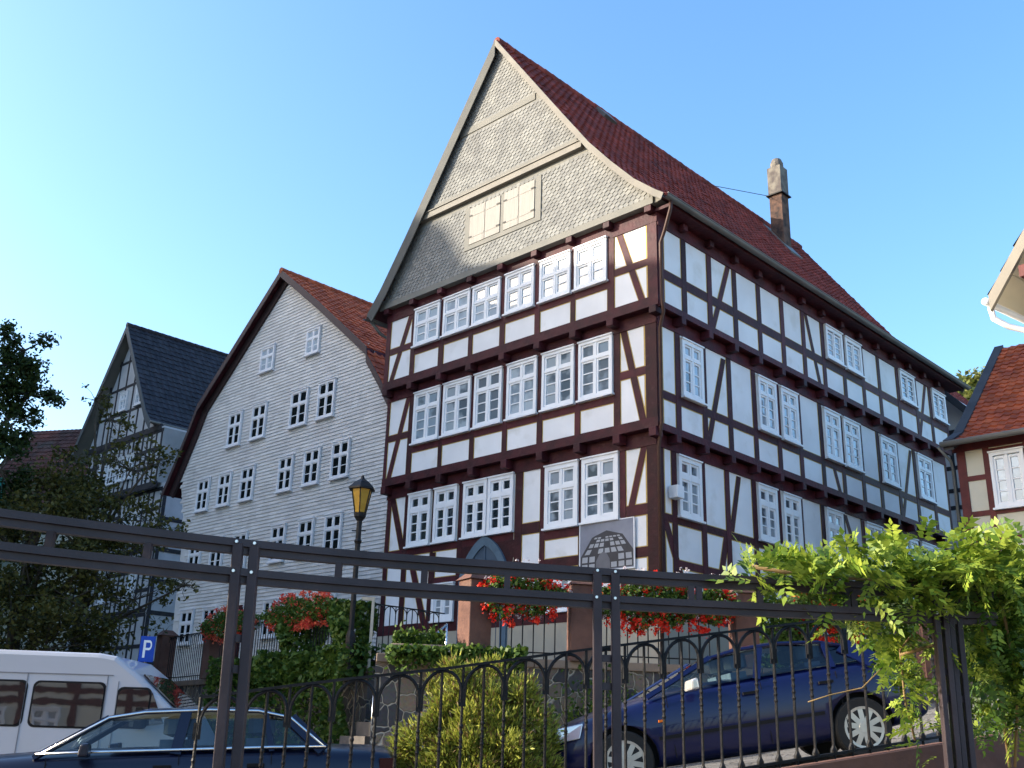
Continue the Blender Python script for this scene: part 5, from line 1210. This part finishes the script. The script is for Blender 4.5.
# road slope under the car
wf = at(623, 762, 11.75); wr_ = at(862, 727, 11.9)
sl_ = math.atan2(wr_.z - wf.z, wr_.x - wf.x); sc_ = (Vector((wr_.x - wf.x, 0, wr_.z - wf.z))).length / 2.62
cs, sn = math.cos(sl_), math.sin(sl_)
def carloc(wx, wz, w, front): return (w.x - front * cs + R_ * 0 + wz * sn, w.y + .78, w.z - wz * cs - front * sn)
car('parked_car', carloc(0, .315, wf, .80), math.radians(1.5), sl_, M['blue'], 'bright blue saloon car parked on the slope behind the iron fence', blue_spec)
navy_spec = dict(w=1.74, tyre=.31, wheels=(.85, 3.55), bumper_mat=M['black'], sections=[(0, .32, .72, .85), (.1, .24, .80, .93), (.6, .2, .86, .99), (1.3, .2, .90, 1.0), (1.6, .2, .915, 1.0), (2.6, .2, .925, 1.0), (3.6, .2, .93, 1.0), (4.2, .24, .915, .97), (4.62, .3, .90, .93), (4.7, .36, .84, .88)],
    belt=[(1.40, .895), (2.0, .905), (2.8, .912), (3.5, .918), (4.0, .915)], roof=[(1.98, 1.23), (2.3, 1.275), (2.9, 1.29), (3.35, 1.275), (3.66, 1.21)],
    pillars=[((1.38, .90), (1.98, 1.22), .045), ((2.62, .91), (2.68, 1.26), .10), ((3.5, .92), (3.42, 1.25), .05), ((3.98, .92), (3.66, 1.19), .12)], seats=(2.55, 3.35), headlight=(.03, .66), tail=(4.66, .72), mirror=(1.82, .93), door_x=(1.5, 2.66, 3.5), chrome=True)
nz = street(-3.2)
nl = at(30, 757, 10.6)
car('parked_car', (-5.72, 10.62, EYE - .235 - .905 - .02), math.radians(11), .045, M['navy'], 'dark navy saloon car with chrome window trim parked below the white van', navy_spec)

# ------------------------------------------------------------------ van
YV = 17.0; vr = at(172, 712, YV); v0 = at(0, 660, YV); vx1 = vr.x
gzv = EYE - 1.38
van = empty('parked_van', (vx1 + .55, YV, gzv), math.radians(1), 'white high-roof van with dark side windows parked at the left edge', 'van')
ztop = at(60, 652, YV).z - gzv; zwt = at(60, 683, YV).z - gzv; zwb = at(60, 726, YV).z - gzv; zcow = at(172, 711, YV).z - gzv
def lx_(px): return at(px, 690, YV).x - (vx1 + .55)
prof = [(.0, .45), (.02, .95), (-.5, zcow - .02), (lx_(135), zwt + .18), (lx_(112), ztop - .04), (lx_(95), ztop), (-5.1, ztop + .03), (-5.2, ztop - .1), (-5.22, .5), (-5.1, .35), (-.1, .32)]
b = MB(); b.prism([(x, 0, z) for x, z in prof], (0, 1.9, 0)); b.build('body', M['vanwhite'], van, bevel=.07)
gr = MB(); gr.box((-5.2, -.012, zwt + .13), (lx_(112), .0, zwt + .145))
for px in (27, 107): gr.box((lx_(px) - .006, -.008, .5), (lx_(px) + .006, .002, zwt + .13))
gr.box((lx_(118), -.008, .6), (lx_(118) + .01, .002, zwt + .05)); gr.box((-5.0, -.015, .95), (-.6, .0, 1.03)); gr.build('panel_grooves', mat('groove_grey', (.2, .2, .22), .6), van)
def vwin(a, b_, m_=G['van'], z0=zwb, z1=zwt, slant=0):
    q = MB(); e = .10
    x0, x1 = lx_(a), lx_(b_)
    pts = []
    for cx_, cz_, a_0 in ((x0 + e, z0 + e, 180), (x1 - e, z0 + e, 270), (x1 - e, z1 - e, 0), (x0 + e, z1 - e, 90)):
        for k in range(5): t_ = math.radians(a_0 + k * 22.5); pts.append((cx_ + e * math.cos(t_), cz_ + e * math.sin(t_)))
    q.prism([(x, -.014, z) for x, z in pts], (0, .02, 0)); o = q.build('side_window', m_, van)
    q = MB(); q.prism([(x + (.03 if x > (x0 + x1) / 2 else -.03), -.006, z + (.03 if z > (z0 + z1) / 2 else -.03)) for x, z in pts], (0, .005, 0)); q.build('seal', M['black'], o)
vwin(-25, 27); vwin(36, 105); vwin(-92, -32)
vwin(120, 151, z1=zwt - .06, z0=zwb + .02); 
q = MB(); x0, x1 = lx_(152), lx_(171); q.prism([(x0, -.014, zwb + .04), (x1 - .05, -.014, zwb + .08), (x0 + .02, -.014, zwt - .10)], (0, .02, 0)); q.build('quarter_window', G['van'], van)
q = MB(); q.hexa([(-.5 + .02, .15, zcow), (-.5 + .02, 1.75, zcow), (lx_(135) + .04, 1.7, zwt + .16), (lx_(135) + .04, .2, zwt + .16), (-.48, .15, zcow + .02), (-.48, 1.75, zcow + .02), (lx_(135) + .06, 1.7, zwt + .18), (lx_(135) + .06, .2, zwt + .18)]); q.build('windscreen', G['van'], van)
for wx in (-.95, -4.2):
    wh = empty('wheel', (wx, .08, .34)); wh.parent = van; t = MB(); t.lathe([(.22, -.1), (.34, -.1), (.34, .1), (.22, .1)], (0, 0, 0), 28, 'y'); t.build('tyre', M['rubber'], wh)
    t = MB(); t.lathe([(.23, -.09), (.2, -.06), (.06, -.09), (.03, -.1)], (0, 0, 0), 20, 'y'); t.build('rim', M['rim'], wh)
q = MB(); q.box((-.02, .1, .7), (.03, .5, .95)); q.build('headlight', M['headl'], van)
q = MB(); q.hexa([(-1.05, -.22, zwb + .0), (-.93, -.22, zwb + .0), (-.93, .0, zwb), (-1.05, .0, zwb), (-1.05, -.2, zwb + .3), (-.95, -.2, zwb + .3), (-.95, .0, zwb + .25), (-1.05, .0, zwb + .25)]); q.build('mirror', M['black'], van)

# ------------------------------------------------------------------ wrought-iron fence in front of the cars
FZ = [(-1.62, 5.85, .20), (-1.0, 5.9, .30), (-.3, 6.0, .40), (.4, 6.1, .52), (1.2, 6.3, .655), (1.9, 6.45, .77), (2.65, 6.6, .895), (3.3, 6.75, 1.0), (3.9, 6.9, 1.1)]
def fz(t):
    k = t * (len(FZ) - 1); i = min(int(k), len(FZ) - 2); f = k - i; a = FZ[i]; b_ = FZ[i + 1]
    return Vector((a[0] + (b_[0] - a[0]) * f, a[1] + (b_[1] - a[1]) * f, EYE + a[2] + (b_[2] - a[2]) * f))
pl = [fz(i / 400) for i in range(401)]; Ls = [0]
for i in range(400): Ls.append(Ls[-1] + (pl[i + 1] - pl[i]).length)
def fat(s):
    s = max(0, min(Ls[-1], s))
    i = next((k for k in range(400) if Ls[k + 1] >= s), 399); return pl[i].lerp(pl[i + 1], (s - Ls[i]) / max(1e-6, Ls[i + 1] - Ls[i]))
FH = .80
fence = empty('iron_fence', (pl[0].x, pl[0].y, pl[0].z - FH), 0, 'black wrought-iron fence with small arches and twisted bars in front of the cars', 'fence'); FO = Vector(fence.location)
t = MB(); t.tint = .5
for i in range(0, 400, 20): t.bar(pl[i] - FO, pl[i + 20] - FO, .03, .014)
t.build('top_rail', M['iron'], fence)
t = MB()
for i in range(0, 400, 20): t.bar(pl[i] - FO - Vector((0, 0, FH - .03)), pl[i + 20] - FO - Vector((0, 0, FH - .03)), .035, .014)
t.build('bottom_rail', M['iron'], fence)
SP = .1185; nb = int(Ls[-1] / SP)
def baluster(collar):
    q = MB(); r0 = .0088
    pts = [(0, 0, -FH + .0), (0, 0, -FH + .36)]; q.tube(pts, r0, 6)
    tw = [(0, 0, -FH + .36 + .012 * k) for k in range(13)]; q.tube(tw, [r0 * (1.0 + .45 * (k % 3 == 1)) for k in range(13)], 6); q.tube([(0, 0, -FH + .50), (0, 0, 0)], r0, 6)
    q.lathe([(.021, -FH + .03), (.021, -FH + .05), (.010, -FH + .075)], (0, 0, 0), 8)
    if collar: q.box((-.019, -.008, -.215), (.019, .008, -.13))
    return q
protos = {}
for i in range(nb + 1):
    p = fat(i * SP); k = i % 2
    if k not in protos: protos[k] = baluster(k == 0).build('baluster', M['iron'], fence, smooth=False); o = protos[k]
    else: o = protos[k].copy(); COL.objects.link(o); o.parent = fence
    o.location = p - FO
ar = None
for i in range(0, nb - 1, 2):
    p, q_ = fat(i * SP), fat((i + 2) * SP); m_ = (p + q_) / 2; h = (q_ - p) / 2; rad = h.length
    t = MB(); pts = []
    for j in range(13):
        a = math.pi * j / 12; pts.append(m_ - FO + h * math.cos(a) * .93 + Vector((0, 0, -.012 - rad * 1.05 + rad * 1.05 * math.sin(a))))
    pts = [p + (q_ - p) * .965 - FO + Vector((0, 0, -.19))] + pts + [p + (q_ - p) * .035 - FO + Vector((0, 0, -.19))]
    t.tube(pts, .0105, 6); t.build('arch', M['iron'], fence)
# sandstone plinth under the fence
pw = empty('fence_plinth', (pl[0].x, pl[0].y, 0), 0, 'low red sandstone wall carrying the iron fence', 'wall'); PO = Vector(pw.location)
t = MB()
ext = [pl[0] + (pl[0] - pl[20])] + [pl[i] for i in range(0, 401, 25)] + [pl[400] + (pl[400] - pl[380]) * 3]
for i in range(len(ext) - 1):
    a, b_ = ext[i] - PO, ext[i + 1] - PO; o1 = Vector((0, -.14, 0)); o2 = Vector((0, .14, 0)); za = Vector((0, 0, -FH - .006))
    t.hexa([Vector((v.x, v.y, -.8)) for v in (a + o1, b_ + o1, b_ + o2, a + o2)] + [a + o1 + za, b_ + o1 + za, b_ + o2 + za, a + o2 + za])
t.build('masonry', M['sandstone'], pw)

# ------------------------------------------------------------------ curved double steel rails on slim posts
ARC = [(-2.25, 3.55), (-1.87, 3.85), (-1.47, 4.11), (-1.12, 4.31), (-.72, 4.49), (-.36, 4.60), (.02, 4.69), (.43, 4.79), (.85, 4.87), (1.2, 4.91), (1.62, 4.95), (2.05, 4.99), (2.32, 5.0)]
pg = empty('steel_pergola', (0, 4.6, 0), 0, 'brown-grey steel frame of two curved rails on paired posts across the foreground', 'pergola frame'); GO_ = Vector(pg.location)
def cat(t):
    k = t * (len(ARC) - 1); i = min(int(k), len(ARC) - 2); f = k - i
    p0 = ARC[max(i - 1, 0)]; p1 = ARC[i]; p2 = ARC[i + 1]; p3 = ARC[min(i + 2, len(ARC) - 1)]
    g_ = lambda a, b_, c_, d_: .5 * (2 * b_ + (c_ - a) * f + (2 * a - 5 * b_ + 4 * c_ - d_) * f * f + (3 * b_ - a - 3 * c_ + d_) * f ** 3)
    return Vector((g_(p0[0], p1[0], p2[0], p3[0]), g_(p0[1], p1[1], p2[1], p3[1]), 0))
def ribbon(mb, z, w_, h_, off=0):
    n = 60; R = []
    for i in range(n + 1):
        p = cat(i / n); d = (cat(min(1, i / n + .01)) - cat(max(0, i / n - .01))).normalized(); s = Vector((-d.y, d.x, 0)); p = p - GO_ + s * off
        R.append([p - s * w_ / 2 + Vector((0, 0, z - h_ / 2)), p + s * w_ / 2 + Vector((0, 0, z - h_ / 2)), p + s * w_ / 2 + Vector((0, 0, z + h_ / 2)), p - s * w_ / 2 + Vector((0, 0, z + h_ / 2))])
    b0 = len(mb.v)
    for r_ in R: mb.v += [tuple(v) for v in r_]
    for i in range(n):
        for k in range(4): mb.face((b0 + i * 4 + k, b0 + i * 4 + (k + 1) % 4, b0 + (i + 1) * 4 + (k + 1) % 4, b0 + (i + 1) * 4 + k))
    mb.face((b0, b0 + 1, b0 + 2, b0 + 3)); e = b0 + n * 4; mb.face((e + 3, e + 2, e + 1, e))
for zr in (.748, .628):
    t = MB(); ribbon(t, EYE + zr + .0155, .050, .030, .0); ribbon(t, EYE + zr - .0145, .040, .028, .012); t.build('rail', M['steel'], pg)
def nearx(px):
    return min((abs(px_(cat(i / 600), EYE + .69) - px), i / 600) for i in range(601))[1]
def px_(p, z):
    d = p.y * cp + (z - EYE) * sp; x = p.x / d; y = (-p.y * sp + (z - EYE) * cp) / d; return 512 + FPX * (cr * x - sr * y)
for px in (50, 148, 338, 425, 507, 691, 699, 760, 846, 853):
    p = cat(nearx(px)) - GO_; t = MB(); t.box((p.x - .014, p.y - .014, EYE + .653), (p.x + .014, p.y + .014, EYE + .722)); t.build('spacer', M['steel'], pg)
bo = MB()
def post(px, lean=0, dy=0.0, w_=.040):
    p = cat(nearx(px)) - GO_; p.y += dy
    t = MB(); z0 = .0; z1 = EYE + .762
    bx = p.x - lean
    t.hexa([(bx - w_ / 2, p.y - .03, z0), (bx + w_ / 2, p.y - .03, z0), (bx + w_ / 2, p.y + .01, z0), (bx - w_ / 2, p.y + .01, z0), (p.x - w_ / 2, p.y - .034, z1), (p.x + w_ / 2, p.y - .034, z1), (p.x + w_ / 2, p.y + .01, z1), (p.x - w_ / 2, p.y + .01, z1)])
    t.build('post', M['steel'], pg, bevel=.004)
    for zz in (EYE + .752, EYE + .632): bo = MB(); bo.lathe([(.0065, 0), (.0065, .012)], (p.x + random.uniform(-.004, .004), p.y - .043, zz + .012), 8, 'y'); bo.build('bolt', M['bolt'], pg)
    return p
A_ = post(237, -.058); B_ = post(254, -.058); C_ = post(597, -.012); D_ = post(614, -.012)
E1 = [post(x, .035, dy, .026) for x, dy in ((934, 0), (942, .0), (950, .02), (958, .02))]
for (a, b_) in ((A_, B_), (C_, D_), (E1[0], E1[3])):
    for zz in ((.38, .26)): 
        t = MB(); t.bar((a.x, a.y, EYE + zz), (b_.x, b_.y, EYE + zz), .03, .03); t.build('crosspiece', M['steel'], pg)

# ------------------------------------------------------------------ climbing vine on the right
def compound(V, base, direction, L_, n=6, lw=.5):
    d = np.array(direction, float); d /= np.linalg.norm(d); up = rng.normal(size=3) * .5 + np.array([0, 0, 1]); s = np.cross(d, up); s /= np.linalg.norm(s); nrm = np.cross(s, d)
    for i in range(n + 1):
        t = (i + .6) / (n + 1); p = base + d * L_ * t + np.array([0, 0, -.25 * L_ * t * t])
        for sg in ((-1, 1) if i < n else (0,)):
            l = L_ * .36 * (1 - .35 * abs(t - .5)) * rng.uniform(.7, 1.25); dv = (s * sg * .85 + d * (.5 if sg else 1) + rng.normal(size=3) * .12); dv /= np.linalg.norm(dv); w_ = np.cross(dv, nrm); w_ /= np.linalg.norm(w_); w_ *= l * .25
            q = p + np.array([0, 0, 0]); sag = np.array([0, 0, -.12 * l])
            V.append([q, q + dv * l * .35 + w_, q + dv * l + sag, q + dv * l * .35 - w_])
V = []
vine = empty('climbing_vine', (2.2, 5.0, 0), 0, 'sunlit yellow-green vine with feathery leaves climbing over the right end of the steel rails', 'climbing plant'); VO = np.array([2.2, 5.0, 0])
def add_vine(px, py, Y, K, sx, sy_, L_, dirb=(0, -.2, .35)):
    for _ in range(K):
        P = at(px + random.gauss(0, sx), py + random.gauss(0, sy_), Y + random.gauss(0, .10)); d = np.array(dirb) + rng.normal(size=3) * .55
        compound(V, np.array(P) - VO, d, L_ * rng.uniform(.7, 1.2))
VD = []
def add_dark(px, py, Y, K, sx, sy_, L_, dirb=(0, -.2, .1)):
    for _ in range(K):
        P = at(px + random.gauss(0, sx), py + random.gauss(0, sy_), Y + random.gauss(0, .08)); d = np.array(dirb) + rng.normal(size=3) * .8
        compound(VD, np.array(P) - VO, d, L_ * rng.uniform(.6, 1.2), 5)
for x in range(748, 1034, 7):
    py = 573 + 5 * math.sin(x * .07) - (4 if x > 830 else 0) - (6 if x > 880 else 0) - (4 if x > 960 else 0)
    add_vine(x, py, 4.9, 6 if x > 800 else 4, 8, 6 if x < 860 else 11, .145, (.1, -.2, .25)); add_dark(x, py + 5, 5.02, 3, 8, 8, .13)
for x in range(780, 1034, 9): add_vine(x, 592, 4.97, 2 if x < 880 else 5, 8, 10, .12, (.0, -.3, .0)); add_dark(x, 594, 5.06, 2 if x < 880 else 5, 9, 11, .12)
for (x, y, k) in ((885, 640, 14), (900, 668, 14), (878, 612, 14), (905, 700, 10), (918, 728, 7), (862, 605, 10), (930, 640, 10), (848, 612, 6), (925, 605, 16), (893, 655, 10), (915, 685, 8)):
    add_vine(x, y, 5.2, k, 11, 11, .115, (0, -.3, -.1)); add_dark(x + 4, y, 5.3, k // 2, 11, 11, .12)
for _ in range(1500):
    x = random.uniform(962, 1045); y = random.uniform(565, 735); e = (x - 962) / 60
    if y > 640 + 60 * e and random.random() < .75: continue
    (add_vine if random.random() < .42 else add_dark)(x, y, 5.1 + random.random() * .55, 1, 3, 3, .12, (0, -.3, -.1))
for (x, y) in ((955, 568), (985, 562), (1010, 560), (1000, 570), (970, 572), (940, 570), (915, 572), (1020, 556)): add_vine(x, y, 4.86, 9, 10, 6, .14, (.1, -.2, .3))
np_mesh('shaded_foliage', np.array(VD), 4, LF['vinedk'], vine)
np_mesh('foliage', np.array(V), 4, LF['vine'], vine)
t = MB()
def sp_(pts, r_): t.tube([Vector(at(*p)) - Vector(VO) for p in pts], r_, 6)
sp_([(1010, 767, 5.4), (1000, 690, 5.3), (985, 640, 5.2), (975, 600, 5.05), (940, 582, 5.0), (880, 580, 4.95), (800, 575, 4.9), (750, 566, 4.88)], .009)
sp_([(1015, 767, 5.4), (1018, 690, 5.3), (1005, 620, 5.1), (990, 560, 4.95), (985, 545, 4.9)], .008); sp_([(975, 600, 5.0), (930, 612, 5.1), (900, 650, 5.2), (905, 700, 5.2), (915, 740, 5.3)], .006)
sp_([(808, 702, 5.3), (830, 695, 5.3), (862, 688, 5.3), (880, 670, 5.25)], .0035); sp_([(900, 655, 5.2), (925, 648, 5.15), (935, 645, 5.1)], .009)
t.build('stems', mat('vine_stem', (.25, .17, .08), .8), vine, smooth=True)
